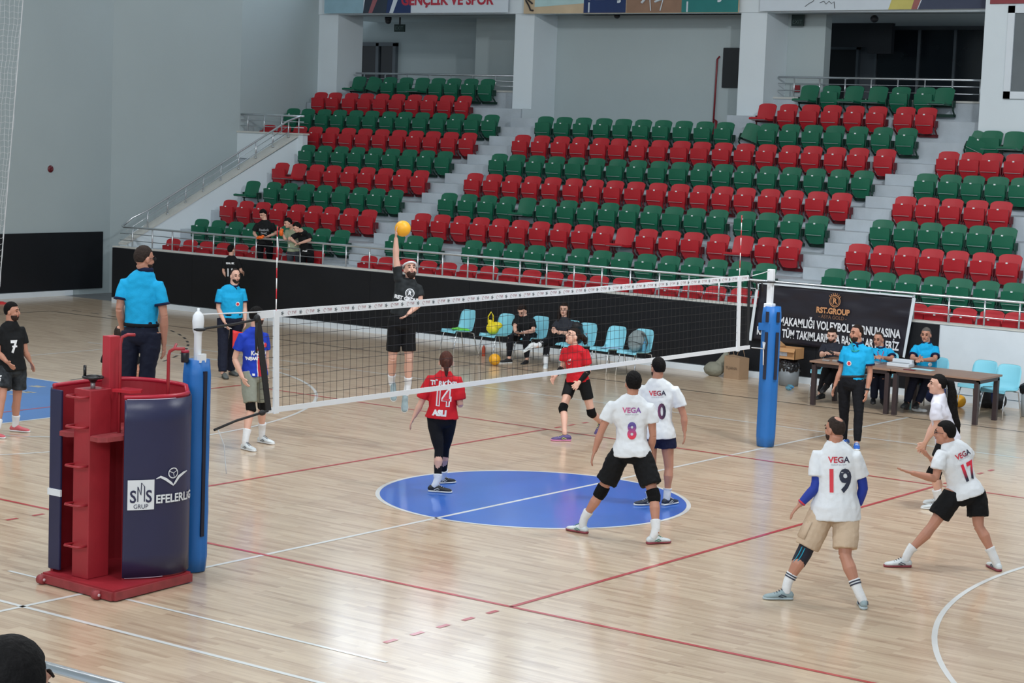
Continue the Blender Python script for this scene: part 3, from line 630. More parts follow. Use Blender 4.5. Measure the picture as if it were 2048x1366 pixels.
# posts with padding
POSTW = M('post_white',(226,230,234),.4,var=.02); PADB = M('pad_blue',(28,104,178),.5,var=.08,scale=2,bump=.12,bscale=12); PADD = M('pad_dark',(14,18,40),.6)
def pad_mesh(c, r, z0, z1, ph=0, n=28, grooves=4):
    bm = B(); R = []
    for j in range(15):
        z = z0+(z1-z0)*j/14; e = 1-.10*max(0,(abs(j-7)-6))
        R.append([bm.verts.new((c[0]+(r*(1-.12*max(0,math.cos(grooves*(2*math.pi*k/n+ph)))**8)+.006*noise.noise(V((k*.5,z*4,0))))*e*math.cos(2*math.pi*k/n), c[1]+(r*(1-.12*max(0,math.cos(grooves*(2*math.pi*k/n+ph)))**8)+.006*noise.noise(V((k*.5,z*4,7))))*e*math.sin(2*math.pi*k/n), z)) for k in range(n)])
    for a, b_ in zip(R, R[1:]):
        for k in range(n): bm.faces.new((a[k],a[(k+1)%n],b_[(k+1)%n],b_[k]))
    bm.faces.new(R[0][::-1]); bm.faces.new(R[-1]); return bm
t = empty('net_post', (.035,-5.52,0), 'near white net post with rounded head wrapped in blue padding beside referee stand', 'net post')
bm = B(); lathe(bm, (.05,-5.52,0), [(.036,0),(.036,2.24),(.05,2.28),(.056,2.36),(.05,2.41),(.03,2.44),(.012,2.455),(.012,2.48)], n=20); obj('pole', bm, POSTW, t, smooth=True, world=True)
bm = B(); box(bm, .085,-5.56,1.98, .125,-5.48,2.06); obj('clamp', bm, POSTW, t, world=True)
obj('padding', pad_mesh((.02,-5.49), .128, .01, 2.0), PADB, t, smooth=True, world=True)
bm = B(); box(bm, .135,-5.53,.35, .155,-5.49,1.9); obj('pad_fastener', bm, PADD, t, world=True)
t = empty('net_post', (-.05,5.6,0), 'far white square net post wrapped in blue padding near the officials table', 'net post')
bm = B(); box(bm, -.13,5.53,0, -.055,5.60,2.44, bev=.006); obj('pole', bm, POSTW, t, world=True)
bm = B(); box(bm, -.155,5.505,1.93, -.03,5.625,1.99, bev=.01); obj('collar', bm, POSTW, t, world=True)
bm = B(); box(bm, -.135,5.525,2.30, -.05,5.605,2.46, bev=.006); obj('cap', bm, POSTW, t, world=True)
obj('padding', pad_mesh((-.07,5.6), .132, .01, 1.95, ph=.5), PADB, t, smooth=True, world=True)
bm = B(); box(bm, -.2,5.47,1.62, -.02,5.49,1.72); tube(bm, [(-.205+.0*k,5.6,1.67) for k in range(2)], .01); obj('pad_strap', bm, PADB, t, world=True)
FR = V((.81,.59,0)); FH = V((-.59,.81,0))
for dx_ in (-.095, .055):
    bm = B(); c_ = V((-.07,5.6,0))-FH*.128+FR*dx_; a0 = c_; 
    for (z0,z1) in ((.95,1.60),(1.74,1.88)):
        quadbox(bm, [tuple((a0)[:2]), tuple((a0+FR*.04)[:2]), tuple((a0+FR*.04+FH*.05)[:2]), tuple((a0+FH*.05)[:2])], [z0]*4, [z1]*4)
    obj('pad_fastener', bm, PADD, t, world=True)
t = empty('bottle', (.0,-5.63,1.98), 'black bottle with red cap on top of the near blue post pad', 'bottle')
bm = B(); lathe(bm, (.0,-5.63,1.98), [(.036,0),(.038,.01),(.038,.085),(.036,.09)], n=18); obj('body', bm, M('bottle_black',(26,26,32),.3), t, smooth=True, world=True)
bm = B(); lathe(bm, (.0,-5.63,2.07), [(.038,0),(.038,.02),(.03,.025)], n=18); obj('cap', bm, M('cap_red',(160,34,58),.4), t, smooth=True, world=True)
# ------------------------------------------------------------------ referee stand
RED = M('stand_red',(156,38,48),.42,var=.10,scale=3,bump=.1,bscale=14,spec=.5); REDD = M('stand_red_worn',(142,52,56),.55,var=.2,scale=9)
NAVY = M('stand_navy',(38,40,72),.36,var=.08,scale=2,bump=.12,bscale=7,spec=.5); TRIM = M('trim_pale',(196,180,196),.5)
rs_ = empty('referee_stand', (-.1,-6.2,0), 'red referee stand with curved navy padding, ladder column and seat', 'referee stand')
A0, B0, C0, D0 = V((-.56,-6.80,0)), V((.42,-6.85,0)), V((.34,-5.84,0)), V((-.62,-5.80,0))
bm = B(); quadbox(bm, [(p.x,p.y) for p in (A0,B0,C0,D0)], [.05]*4, [.10]*4); obj('base_plate', bm, RED, rs_, world=True)
bm = B()
for p, q_ in ((A0,B0),(B0,C0),(A0,D0)):
    d = (q_-p).normalized(); s = V((-d.y,d.x,0))*.025; quadbox(bm, [((p-s).x,(p-s).y),((q_-s).x,(q_-s).y),((q_+s).x,(q_+s).y),((p+s).x,(p+s).y)], [.012]*4, [.085]*4)
obj('base_frame', bm, REDD, rs_, world=True)
for p in (A0+V((.03,-.04,0)), B0+V((-.17,-.045,0))):
    bm = B(); tube(bm, [p+V((-.03,0,.045)), p+V((.03,0,.045))], .042, n=16, cap=.05); w_ = obj('caster', bm, REDD, rs_, smooth=True, world=True)
    bm = B(); tube(bm, [p+V((.03,0,.045)), p+V((.042,0,.045))], .014, n=10); obj('wheel_hub', bm, M('hub_pale',(190,160,164),.4), w_, smooth=True, world=True)
# horseshoe shell: plan curve from the left front edge round the back to the right front edge
def hs(u):
    P = [(-.56,-6.70),(-.60,-6.35),(-.60,-6.05),(-.50,-5.84),(-.28,-5.74),(-.02,-5.73),(.20,-5.79),(.31,-5.93),(.325,-6.10),(.29,-6.24),(.245,-6.34),(.19,-6.43),(.14,-6.50)]
    x = u*(len(P)-1); i = min(int(x), len(P)-2); f = x-i
    g = lambda k: V((P[max(0,min(len(P)-1,k))]+(0,)))
    p0,p1,p2,p3 = g(i-1),g(i),g(i+1),g(i+2)
    return .5*((2*p1)+(p2-p0)*f+(2*p0-5*p1+4*p2-p3)*f*f+(3*p1-p0-3*p2+p3)*f*f*f)
def shell_wall(off, th, z0f, z1f, u0=0, u1=1, n=44, wob=0):
    bm = B(); R = []
    for i in range(n+1):
        u = u0+(u1-u0)*i/n; p = hs(u); t_ = (hs(min(1,u+.01))-hs(max(0,u-.01))).normalized(); nn = V((-t_.y,t_.x,0))   # outward is left of travel
        z0, z1 = z0f(u), z1f(u); m = []
        for j in range(9):
            z = z0+(z1-z0)*j/8; m.append(bm.verts.new(p+nn*(off+wob*noise.noise(V((u*9,z*2.5,1))))+V((0,0,z))))
        for j in range(8,-1,-1):
            z = z0+(z1-z0)*j/8; m.append(bm.verts.new(p+nn*(off+th)+V((0,0,z))))
        R.append(m)
    k = len(R[0])
    for a, b_ in zip(R, R[1:]):
        for j in range(k): bm.faces.new((a[j],a[(j+1)%k],b_[(j+1)%k],b_[j]))
    bm.faces.new(R[0]); bm.faces.new(R[-1][::-1]); return bm
zt_ = lambda u: 1.74+(.05 if u < .5 else 0)
obj('shell', shell_wall(-.015, .03, lambda u: .10, zt_), RED, rs_, smooth=False, world=True)
zb_ = lambda u: .10+.10*max(0,.12-abs(u-0))/.12*0+.02
pd = obj('padding', shell_wall(.016, .022, zb_, lambda u: zt_(u)-.02, u0=0, u1=1, wob=.012), NAVY, rs_, smooth=True, world=True)
bm = B(); tube(bm, [hs(i/60)+V((0,0,zt_(i/60))) for i in range(61)], .022, n=8); obj('top_rim', bm, M('rim_red',(170,26,48),.35,spec=.5), rs_, smooth=True, world=True)
bm = B(); 
p = hs(1); tube(bm, [p+V((.03,-.012,.12)), p+V((.03,-.012,1.72))], .004, n=5); tube(bm, [hs(.72+i*.028)+V((.036,.0,.115)) for i in range(11)], .004, n=5); tube(bm, [hs(.66+i*.034)+V((.034,-.0,1.725)) for i in range(11)], .004, n=5)
obj('padding_seam', bm, TRIM, rs_, smooth=True, world=True)
bm = B(); p = hs(0); box(bm, p.x-.03,p.y-.02,.12, p.x+.12,p.y+.01,1.76, bev=.01); obj('padding_edge', bm, NAVY, rs_, world=True)
bm = B(); box(bm, -.59,-6.735,.80, -.42,-6.715,.86); obj('white_tape', bm, NW, rs_, world=True)
# ladder column
bm = B(); box(bm, -.27,-6.72,.10, -.06,-6.47,1.80, bev=.008); obj('column', bm, RED, rs_, world=True)
for z in (.40,.77,1.12,1.47,1.74):
    bm = B(); tube(bm, [(-.26,-6.72,z),(-.27,-6.80,z),(-.25,-6.825,z),(-.10,-6.825,z),(-.075,-6.80,z),(-.08,-6.72,z)], .011, n=8); obj('rung', bm, RED, rs_, smooth=True, world=True)
for cx in (-.36, .04):
    bm = B(); quadbox(bm, [(cx-.09,-6.70),(cx-.05,-6.76),(cx+.06,-6.77),(cx+.11,-6.70),(cx+.12,-6.3),(cx-.1,-6.3)], [1.36]*6, [1.40]*6); obj('step_plate', bm, REDD, rs_, world=True)
bm = B(); quadbox(bm, [(-.5,-6.3),(.22,-6.3),(.2,-5.85),(-.45,-5.85)], [1.36]*4, [1.395]*4); obj('platform', bm, REDD, rs_, world=True)
WH = M('wheel_black',(24,24,26),.3)
bm = B(); tube(bm, [(-.16+.085*math.cos(k*math.pi/12),-6.6+.085*math.sin(k*math.pi/12),1.90) for k in range(25)], .013, n=8)
lathe(bm, (-.16,-6.6,1.84), [(.012,0),(.03,.02),(.05,.05),(.07,.06)], n=16); tube(bm, [(-.235,-6.63,1.90),(-.235,-6.63,2.0)], (.014), n=8); h_ = obj('hand_wheel', bm, WH, rs_, smooth=True, world=True)
bm = B(); tube(bm, [(-.16,-6.6,1.80),(-.16,-6.6,1.85)], .022, n=10); obj('wheel_shaft', bm, M('shaft_grey',(150,140,140),.4,metal=.5), h_, smooth=True, world=True)
bm = B(); box(bm, -.20,-6.46,1.3, -.10,-6.34,2.26, bev=.005); obj('inner_column', bm, M('inner_red',(176,44,56),.4), rs_, world=True)
bm = B(); tube(bm, [(-.01,-6.42,1.4),(-.01,-6.42,2.20),(.0,-6.41,2.26),(.04,-6.38,2.285),(.09,-6.34,2.285)], .015, n=8); obj('hand_rail', bm, RED, rs_, smooth=True, world=True)
bm = B(); tube(bm, [(.27,-6.10,1.4),(.27,-6.10,2.1),(.285,-6.10,2.14),(.32,-6.08,2.165),(.41,-6.04,2.17)], .015, n=8); tube(bm, [(.32,-6.08,2.165),(.23,-5.97,2.19)], .013, n=8); obj('hand_rail', bm, RED, rs_, smooth=True, world=True)
bm = B(); quadbox(bm, [(-.02,-6.50),(.17,-6.46),(.2,-6.36),(.14,-6.28),(-.04,-6.32)], [1.775]*5, [1.80]*5); obj('seat', bm, M('seat_board_red',(176,30,44),.35), rs_, world=True)
# lettering on the padding, following its curve
def on_shell(bm, u_of, off):
    for v in bm.verts:
        x, z = v.co.x, v.co.y; u = u_of(x); p = hs(u); t_ = (hs(min(1,u+.01))-hs(max(0,u-.01))).normalized(); nn = V((-t_.y,t_.x,0))
        v.co = p+nn*(off+.012)+V((0,0,z))
    return bm
# arc length from the front right edge backwards
AL = [(1.0,0.0)]; 
for i in range(1,201):
    u = 1-i*.0028; AL.append((u, AL[-1][1]+(hs(u)-hs(AL[-1][0])).length))
def u_at(s_):
    for (u0,s0),(u1,s1) in zip(AL, AL[1:]):
        if s1 >= s_: return u0+(u1-u0)*(s_-s0)/max(1e-6,(s1-s0))
    return AL[-1][0]
def logo(bm, s0, z0): 
    for v in bm.verts: v.co = V((v.co.x+s0, v.co.y+z0, 0))
    return on_shell(bm, u_at, .036)
PW = M('logo_white',(218,222,226),.5)
bm = B(); n_ = 10
for i in range(n_+1):
    for j in range(2): bm.verts.new((i/n_*.23-.115, j*.27-.135, 0))
bm.verts.ensure_lookup_table()
for i in range(n_): bm.faces.new((bm.verts[2*i],bm.verts[2*i+1],bm.verts[2*i+3],bm.verts[2*i+2]))
obj('logo_field', logo(bm, .15, .87), PW, pd, world=True)
bm = text_mesh('S S', .155, bold=.003, sx=.80, sub=1, space=1.35); logo(bm, .15, .85)
b2 = text_mesh('GRUP', .055, sx=.9, sub=1); logo(b2, .15, .765); place(b2, Matrix.Identity(4), bm)
b2 = B()
tube(b2, [(-.026,-.06,0),(-.026,.075,0),(0,.0,0),(.004,.11,0),(.030,.075,0),(.030,-.06,0)], .0045, n=5)
logo(b2, .15, .87); place(b2, Matrix.Identity(4), bm)
for v in bm.verts: v.co += (v.co-V((0,-6.2,v.co.z))).normalized()*.004
obj('lettering', bm, M('logo_navy',(38,40,72),.4), pd, world=True)
bm = text_mesh('EFELERLiG', .105, bold=.003, sx=.86, sub=1); wd_ = max(v.co.x for v in bm.verts)
for v in bm.verts: v.co.x *= .20/wd_
logo(bm, .482, .82)
b2 = B(); tube(b2, [(-.16,.07,0),(-.12,.085,0),(-.07,.06,0),(-.02,.02,0),(0,.0,0),(.02,.02,0),(.06,.07,0),(.12,.10,0),(.16,.11,0)], [.004,.012,.014,.012,.008,.012,.016,.012,.004], n=6); logo(b2, .44, .94); place(b2, Matrix.Identity(4), bm)
b2 = B(); tube(b2, [(.045*math.cos(k*.4),.045*math.sin(k*.4),0) for k in range(17)], .005, n=5); tube(b2, [(-.04,.02,0),(0,0,0),(.01,-.04,0)], .003, n=5); tube(b2, [(.0,0,0),(.04,.02,0)], .003, n=5); logo(b2, .44, 1.05); place(b2, Matrix.Identity(4), bm)
obj('lettering', bm, PW, pd, world=True)
# ball stop net at the far left
t = empty('ball_stop_net', (-21,8,0), 'white ball stop net hanging in front of the grey end wall', 'net')
bm = B()
def edge(z): return 9.42+.09*z if z > .5 else 9.38+.17*z
zz = [.1+i*.13 for i in range(60)]
for k in range(11):
    tube(bm, [(-21+.03*math.sin(z*2+k), edge(z)-k*(.05+.012*min(z,5))-.01*math.sin(z*9), z) for z in zz], .0035, n=4, cap=0)
for z in zz[::1]:
    tube(bm, [(-21+.02*math.sin(k*2), edge(z)-k*(.05+.012*min(z,5)), z-.025*(k%2)) for k in range(11)], .0035, n=4, cap=0)
obj('netting', bm, CORD, t, world=True)
bm = B(); tube(bm, [(-21,edge(z)+.01,z) for z in zz], .012, n=6, cap=0); obj('edge_rope', bm, CORD, t, smooth=True, world=True)
simple('court_marker', lambda b: (lathe(b,(-21.8,10.2,0),[(.16,0),(.16,.015),(.05,.04),(.04,.05)])), M('marker_red',(206,44,44),.4), 'flat red disc on the floor at the far left by the net', 'marker', smooth=True)

# ------------------------------------------------------------------ chairs, tables and small things
CBL = M('chair_blue',(132,204,222),.4,var=.02); CHROME = M('chrome',(200,204,208),.2,metal=.9,var=.02)
def prof(q):
    P = [(-.43,.425),(-.40,.445),(-.25,.435),(-.08,.42),(.0,.44),(.045,.50),(.075,.62),(.10,.74),(.12,.83)]
    x = q*(len(P)-1); i = min(int(x), len(P)-2); f = x-i; return P[i][0]+(P[i+1][0]-P[i][0])*f, P[i][1]+(P[i+1][1]-P[i][1])*f
def chair_fn(u, v):
    a = 2*u-1; y, z = prof(v); w_ = .225-.02*max(0,(v-.75)*4)**2-.012*max(0,(.12-v)*8)
    up = v > .5; return V((a*w_*(1-.05*(abs(a) > .9)*(v > .93 or v < .06)), y-(.05*a*a if up else 0), z+(.03*a*a if .1 < v <= .55 else 0)-(.03*abs(a)**6 if v > .95 else 0)))
sm_ = shell(chair_fn, 10, 16, -.012, (0,.5,.86)); bmesh.ops.recalc_face_normals(sm_, faces=sm_.faces)
CH_SHELL = bpy.data.meshes.new('shell'); sm_.to_mesh(CH_SHELL); sm_.free(); CH_SHELL.materials.append(CBL)
for p_ in CH_SHELL.polygons: p_.use_smooth = True
LEGM = []
for (x,y) in ((-.2,-.40),(.2,-.40),(-.2,.06),(.2,.06)):
    bm = B(); tube(bm, [(x*.7,-.2+(y+.2)*.6,.425),(x*.95,y*.9-.01,.40),(x,y-.02*(y<0)+.03*(y>0),.2),(x*1.06,y-.04*(y<0)+.06*(y>0),.006)], .011, n=8); me = bpy.data.meshes.new('leg'); bm.to_mesh(me); bm.free(); me.materials.append(CHROME)
    for p_ in me.polygons: p_.use_smooth = True
    LEGM.append(me)
def chair(x, y, rz, label, group):
    t = empty('plastic_chair', (x,y,0), label, 'chair', group, rz=math.radians(rz))
    for nm, me in [('shell',CH_SHELL)]+[('leg',m_) for m_ in LEGM]:
        o = bpy.data.objects.new(nm, me); COL.objects.link(o); o.parent = t
    return t
G1 = 'light blue plastic chairs of the substitutes'
chair(-9.62,11.15,-14,'light blue chair holding green cloth, leftmost in the court side row',G1)
chair(-8.72,11.15,-12,'light blue chair with a yellow bag on its seat',G1)
chair(-8.05,11.30,-8,'light blue chair the man with the phone sits on',G1)
chair(-7.28,11.18,-10,'light blue chair the long haired woman sits on',G1)
chair(-6.85,10.98,-8,'light blue chair holding a black jacket and a bottle',G1) if False else chair(-6.80,11.02,-6,'light blue chair holding a black bag and a bottle',G1)
chair(-6.16,11.00,-8,'light blue chair with only loose papers on its seat',G1)
chair(-5.58,10.98,-6,'light blue chair carrying the grey backpack, rightmost of the court side row',G1)
G2 = 'light blue plastic chairs of the officials'
chair(-1.95,11.25,0,'light blue chair of the bearded man at the table',G2)
chair(-1.08,11.35,0,'light blue chair of the middle official at the table',G2)
chair(-.20,11.35,0,'light blue chair of the grey haired official at the table',G2)
chair(.52,11.62,-6,'empty light blue chair behind the right end of the table',G2)
chair(1.02,11.38,-8,'empty light blue chair beside the grey bin, rightmost chair',G2)
TOP = M('table_top',(146,116,98),.4,var=.06,scale=3); TLEG = M('table_leg',(52,40,42),.4)
for x0, x1, lb in ((-1.78,-.36,'brown topped table where the three officials sit, left one'),(-.35,1.13,'brown topped table with only its left end in use, right one')):
    t = empty('table', ((x0+x1)/2,10.5,0), lb, 'table', 'officials tables')
    bm = B(); box(bm, x0,10.04,.69, x1,10.92,.72, bev=.003); obj('table_top', bm, TOP, t, world=True)
    bm = B(); 
    for (a,b_,c_,d_) in ((x0+.03,10.08,x1-.03,10.12),(x0+.03,10.84,x1-.03,10.88),(x0+.03,10.08,x0+.07,10.88),(x1-.07,10.08,x1-.03,10.88)): box(bm, a,b_,.63, c_,d_,.69)
    obj('frame', bm, TLEG, t, world=True)
    for lx in (x0+.03, x1-.10):
        for ly in (10.07, 10.82): bm = B(); box(bm, lx,ly,0, lx+.07,ly+.07,.66); obj('leg', bm, TLEG, t, world=True)
ZT = .721
def blobby(name, fn, mat, label, cat, voxel=.012, sm=4, disp=.006, parent=None, ds=.08):
    bm = B(); fn(bm); me = finish(bm, voxel, sm, disp, ds); o = obj(name, me, mat, parent); 
    return tag(o, label, cat) if label else o
PAPER = M('paper',(226,230,232),.7,var=.01); PAPC = M('paper_blue',(170,224,236),.6)
simple('paper_sheet', lambda b: box(b,-1.22,10.22,ZT, -.86,10.45,ZT+.003), PAPER, 'white paper sheets on the left table before the middle official', 'paper')
simple('scoring_tablet', lambda b: box(b,-1.15,10.52,ZT, -.80,10.74,ZT+.02,bev=.004), M('tablet_grey',(170,178,184),.4), 'flat grey clipboard on the left table by the middle official', 'clipboard')
t = empty('scoreboard_console', (-.3,10.6,ZT), 'white scoreboard console on the table before the grey haired official', 'console')
bm = B(); box(bm, -.62,10.44,ZT, -.24,10.66,ZT+.055, bev=.008); obj('case', bm, M('console_white',(206,212,218),.4), t, world=True)
bm = B(); box(bm, -.60,10.6,ZT+.05, -.26,10.68,ZT+.11, bev=.008); obj('display_hood', bm, M('console_white',(206,212,218),.4), t, world=True)
bm = B(); box(bm, -.57,10.47,ZT+.056, -.29,10.58,ZT+.062); obj('keypad', bm, M('console_grey',(150,156,162),.5), t, world=True)
simple('paper_sheet', lambda b: box(b,-.16,10.36,ZT, .18,10.52,ZT+.004,mat=None), PAPC, 'pale blue paper sheet on the table right of the console', 'paper')
simple('phone', lambda b: box(b,-.20,10.16,ZT, -.02,10.24,ZT+.012,bev=.003), M('phone_red',(110,26,40),.3), 'dark red phone lying on the front edge of the right table', 'phone')
simple('glasses_case', lambda b: (box(b,-1.62,10.16,ZT,-1.5,10.22,ZT+.02,bev=.006), box(b,-1.46,10.2,ZT,-1.38,10.26,ZT+.03,bev=.006)), M('case_grey',(150,148,146),.4), 'small grey items lying on the left end of the table', 'case')
GLASS = M('clear_plastic',(200,220,228),.1,trans=.85,var=.01)
def bottle(x, y, z, h, r, mat, capm, label, lie=False, tilt=0):
    t = empty('bottle', (x,y,z), label, 'bottle')
    bm = B(); lathe(bm, (x,y,z), [(r*.9,0),(r,.01),(r,h*.62),(r*.9,h*.7),(r*.35,h*.88),(r*.35,h*.92)], n=16); b1 = obj('body', bm, mat, t, smooth=True, world=True)
    bm = B(); lathe(bm, (x,y,z+h*.92), [(r*.4,0),(r*.4,h*.08)], n=12); obj('cap', bm, capm, t, smooth=True, world=True)
    if lie: t.rotation_euler = (math.radians(88),0,math.radians(50)); t.location.z = z+r
    return t
CAPB = M('cap_blue',(60,130,200),.4); CAPW = M('cap_white',(220,224,228),.4)
bottle(-1.30,10.30,ZT,.20,.03,GLASS,CAPW,'clear water bottle on the table beside the bearded man')
bottle(-3.05,11.75,0,.22,.032,M('water_blue',(120,196,224),.1,trans=.6),CAPB,'clear water bottle lying on the floor by the left grey bin',lie=True)
bottle(-2.95,11.5,0,.20,.032,M('water_blue',(120,196,224),.1,trans=.6),CAPB,'blue capped bottle on the floor right of the grey bin',lie=True)
bottle(-6.72,10.92,.44,.22,.034,GLASS,M('cap_pink',(190,80,110),.4),'clear bottle on the chair with the black bag')
bottle(-7.05,10.7,0,.24,.034,M('water_teal',(150,214,220),.1,trans=.6),CAPW,'clear bottle on the floor under the court side chairs')
bottle(-9.18,11.15,0,.22,.033,M('juice_orange',(214,90,60),.25,trans=.3),CAPW,'bottle of orange drink standing between the two leftmost chairs')
bottle(-.42,10.95,0,.2,.03,M('water_teal',(150,214,220),.1,trans=.6),CAPW,'clear bottle on the floor under the officials table')
blobby('green_cloth', lambda b: [ell(b,(-9.62+.06*i-.12,10.98+.03*math.sin(i*2),.468+.012*(i%2)),(.09,.05,.022)) for i in range(5)], M('cloth_green',(110,206,70),.6), 'bright green cloth on the leftmost light blue chair', 'cloth', ds=.04)
t = empty('shopping_bag', (-8.8,10.95,.45), 'yellow carrier bag on a light blue chair beside the seated man', 'bag')
YB = M('bag_yellow',(226,206,30),.45,bump=.3,bscale=14)
def yb(b): ell(b,(-8.84,10.95,.56),(.13,.10,.11)); ell(b,(-8.76,10.97,.62),(.13,.08,.07)); ell(b,(-8.9,10.96,.66),(.06,.05,.06))
blobby('bag_body', lambda b: [ (v) for v in (yb(b),)], YB, None, None, disp=.012, parent=None)
o = [x for x in bpy.data.objects if x.name.startswith('bag_body')][-1]; o.data.transform(Matrix.Translation(-t.location)); o.parent = t
bm = B(); tube(bm, [(-8.95,10.95,.66),(-8.94,10.94,.78),(-8.88,10.94,.86),(-8.84,10.95,.80),(-8.84,10.96,.66)], [.012,.012,.014,.012,.012], n=6); obj('handle', bm, YB, t, smooth=True, world=True)
def bag_thing(name, loc, label, cat, fn, mat, voxel=.012, disp=.01, ds=.08):
    t = empty(name, loc, label, cat); bm = B(); fn(bm); me = finish(bm, voxel, 4, disp, ds); me.transform(Matrix.Translation(-V(loc)))
    o = bpy.data.objects.new('body', me); me.materials.append(mat); COL.objects.link(o); o.parent = t; return t
BP = M('backpack_grey',(120,132,134),.6,var=.1,bump=.2)
t = bag_thing('backpack', (-5.6,10.85,.44), 'grey backpack leaning on the rightmost court side chair', 'backpack', lambda b: (ell(b,(-5.62,10.86,.62),(.16,.13,.19)), ell(b,(-5.60,10.78,.56),(.13,.08,.12)), ell(b,(-5.6,10.9,.74),(.13,.1,.08))), BP)
bm = B(); tube(bm, [(-5.50,10.84,.78),(-5.42,10.84,.74),(-5.38,10.85,.62),(-5.42,10.86,.5)], .016, n=6); obj('strap', bm, M('strap_dark',(60,66,68),.6), t, smooth=True, world=True)
bm = B(); tube(bm, [(-5.76,10.75,.60),(-5.6,10.68,.64),(-5.45,10.75,.6)], .006, n=5); obj('zip', bm, M('strap_dark',(60,66,68),.6), t, smooth=True, world=True)
bottle(-5.40,10.78,.44,.2,.035,M('water_blue',(120,196,224),.1,trans=.6),CAPB,'small blue bottle beside the grey backpack on the chair')
t = bag_thing('sports_bag', (-6.9,11.0,.45), 'black bag hanging on the chair behind the woman in red', 'bag', lambda b: (ell(b,(-6.98,11.0,.62),(.12,.13,.2)), ell(b,(-6.95,10.95,.78),(.09,.1,.07))), M('bag_black',(24,24,28),.6))
bm = B(); ell(bm, (-6.98,10.84,.5), (.03,.02,.04)); obj('yellow_badge', bm, M('badge_yellow',(200,190,60),.4), t, smooth=True, world=True)
simple('paper_sheet', lambda b: (box(b,-6.3,10.75,.452,-6.0,10.9,.458), box(b,-6.2,10.85,.458,-5.98,11.0,.463)), M('paper_print',(150,180,205),.6,var=.2,scale=14), 'loose printed papers on a court side chair seat', 'paper')
# things by the front wall
t = bag_thing('cloth_bag', (-4.72,12.2,0), 'grey green cloth bag slumped by the black wall left of the paper bag', 'bag', lambda b: (ell(b,(-4.78,12.15,.12),(.2,.14,.13)), tube(b,[(-4.7,12.2,.15),(-4.62,12.25,.34),(-4.6,12.28,.46)],[(.12,.08),(.08,.05),(.03,.02)])), M('cloth_olive',(126,126,112),.8))
t = empty('paper_bag', (-4.3,12.12,0), 'brown paper carrier bag standing by the black wall', 'bag')
PB = M('kraft_paper',(150,124,98),.7,var=.06,bump=.15)
bm = B(); quadbox(bm, [(-4.50,12.02),(-4.18,12.0),(-4.10,12.2),(-4.45,12.22)], [0]*4, [.40,.39,.38,.41]); obj('body', bm, PB, t, world=True)
bm = B(); tube(bm, [(-4.42,12.02,.4),(-4.40,12.02,.5),(-4.33,12.02,.52),(-4.30,12.02,.4)], .005, n=5); tube(bm, [(-4.34,12.18,.4),(-4.30,12.18,.52),(-4.22,12.18,.53),(-4.18,12.18,.4)], .005, n=5); obj('handle', bm, PB, t, world=True)
bm = text_mesh('TUANA', .07); place(bm, basis((-4.34,11.999,.19),(1,-.06,0),(0,0,1))); obj('lettering', bm, M('bag_ink',(92,74,60),.7), t, world=True)
def bin_(x, y, r, h, label):
    t = empty('waste_bin', (x,y,0), label, 'bin')
    bm = B(); lathe(bm, (x,y,0), [(r*.85,0),(r,.02*h),(r*1.08,h)], n=24); obj('bin_body', bm, M('bin_grey',(120,126,130),.5) if x < 0 else M('bin_pale',(170,176,180),.5), t, smooth=True, world=True)
    bm = B(); ell(bm, (x,y,h+.02), (r*1.15,r*1.15,.10)); lathe(bm, (x,y,h-.08), [(r*1.1,0),(r*1.14,.1)], n=24); me = finish(bm, .012, 2, .03, .06); me.transform(Matrix.Translation(-t.location)); me.materials.append(M('bin_liner',(22,22,26),.3))
    o = bpy.data.objects.new('liner', me); COL.objects.link(o); o.parent = t; return t
bin_(-3.22,12.05,.17,.34,'grey waste bin with a black liner under the cardboard box')
bin_(1.30,11.75,.16,.44,'pale grey waste bin with a black liner at the right edge')
t = empty('cardboard_box', (-3.25,12.1,.44), 'open brown cardboard box stacked on the left waste bin', 'box')
CD = M('cardboard',(186,140,94),.75,var=.06)
bm = B(); 
for a in ((-3.42,11.92,.46,-3.05,11.93,.66),(-3.42,12.24,.46,-3.05,12.25,.66),(-3.42,11.92,.46,-3.41,12.25,.66),(-3.06,11.92,.46,-3.05,12.25,.66),(-3.42,11.92,.46,-3.05,12.25,.47)): box(bm, *a)
obj('carton', bm, CD, t, world=True)
bm = B(); v = [bm.verts.new(p) for p in ((-3.42,11.93,.66),(-3.05,11.93,.66),(-3.03,11.84,.60),(-3.40,11.84,.60))]; bm.faces.new(v); v = [bm.verts.new(p) for p in ((-3.42,12.25,.66),(-3.42,11.93,.66),(-3.52,11.95,.74),(-3.52,12.22,.74))]; bm.faces.new(v)
o = obj('flap', bm, CD, t, world=True); s_ = o.modifiers.new('t','SOLIDIFY'); s_.thickness = .006
bm = B(); box(bm, -3.40,11.912,.52, -3.2,11.918,.60); obj('print', bm, M('box_print',(190,196,206),.6,var=.2,scale=20), t, world=True)
t = bag_thing('sports_bag', (-.35,12.0,0), 'dark blue sports bag on the floor behind the officials table', 'bag', lambda b: (ell(b,(-.42,11.95,.12),(.2,.12,.12)), ell(b,(-.28,11.98,.14),(.16,.11,.12))), M('bag_navy',(26,38,84),.6))
t = bag_thing('backpack', (.42,12.2,0), 'black backpack on the floor behind the empty light blue chairs', 'backpack', lambda b: (ell(b,(.34,12.15,.2),(.17,.12,.22)), ell(b,(.5,12.2,.15),(.2,.12,.17))), M('bag_black',(24,24,28),.6))
t = bag_thing('folded_umbrella', (.66,11.75,0), 'dark blue folded umbrella leaning behind the right table leg', 'umbrella', lambda b: (tube(b,[(.70,11.72,.03),(.64,11.78,.2),(.58,11.86,.42)],[.012,.03,.028],n=8),), M('umbrella_blue',(44,54,120),.6), voxel=.008, disp=.003)
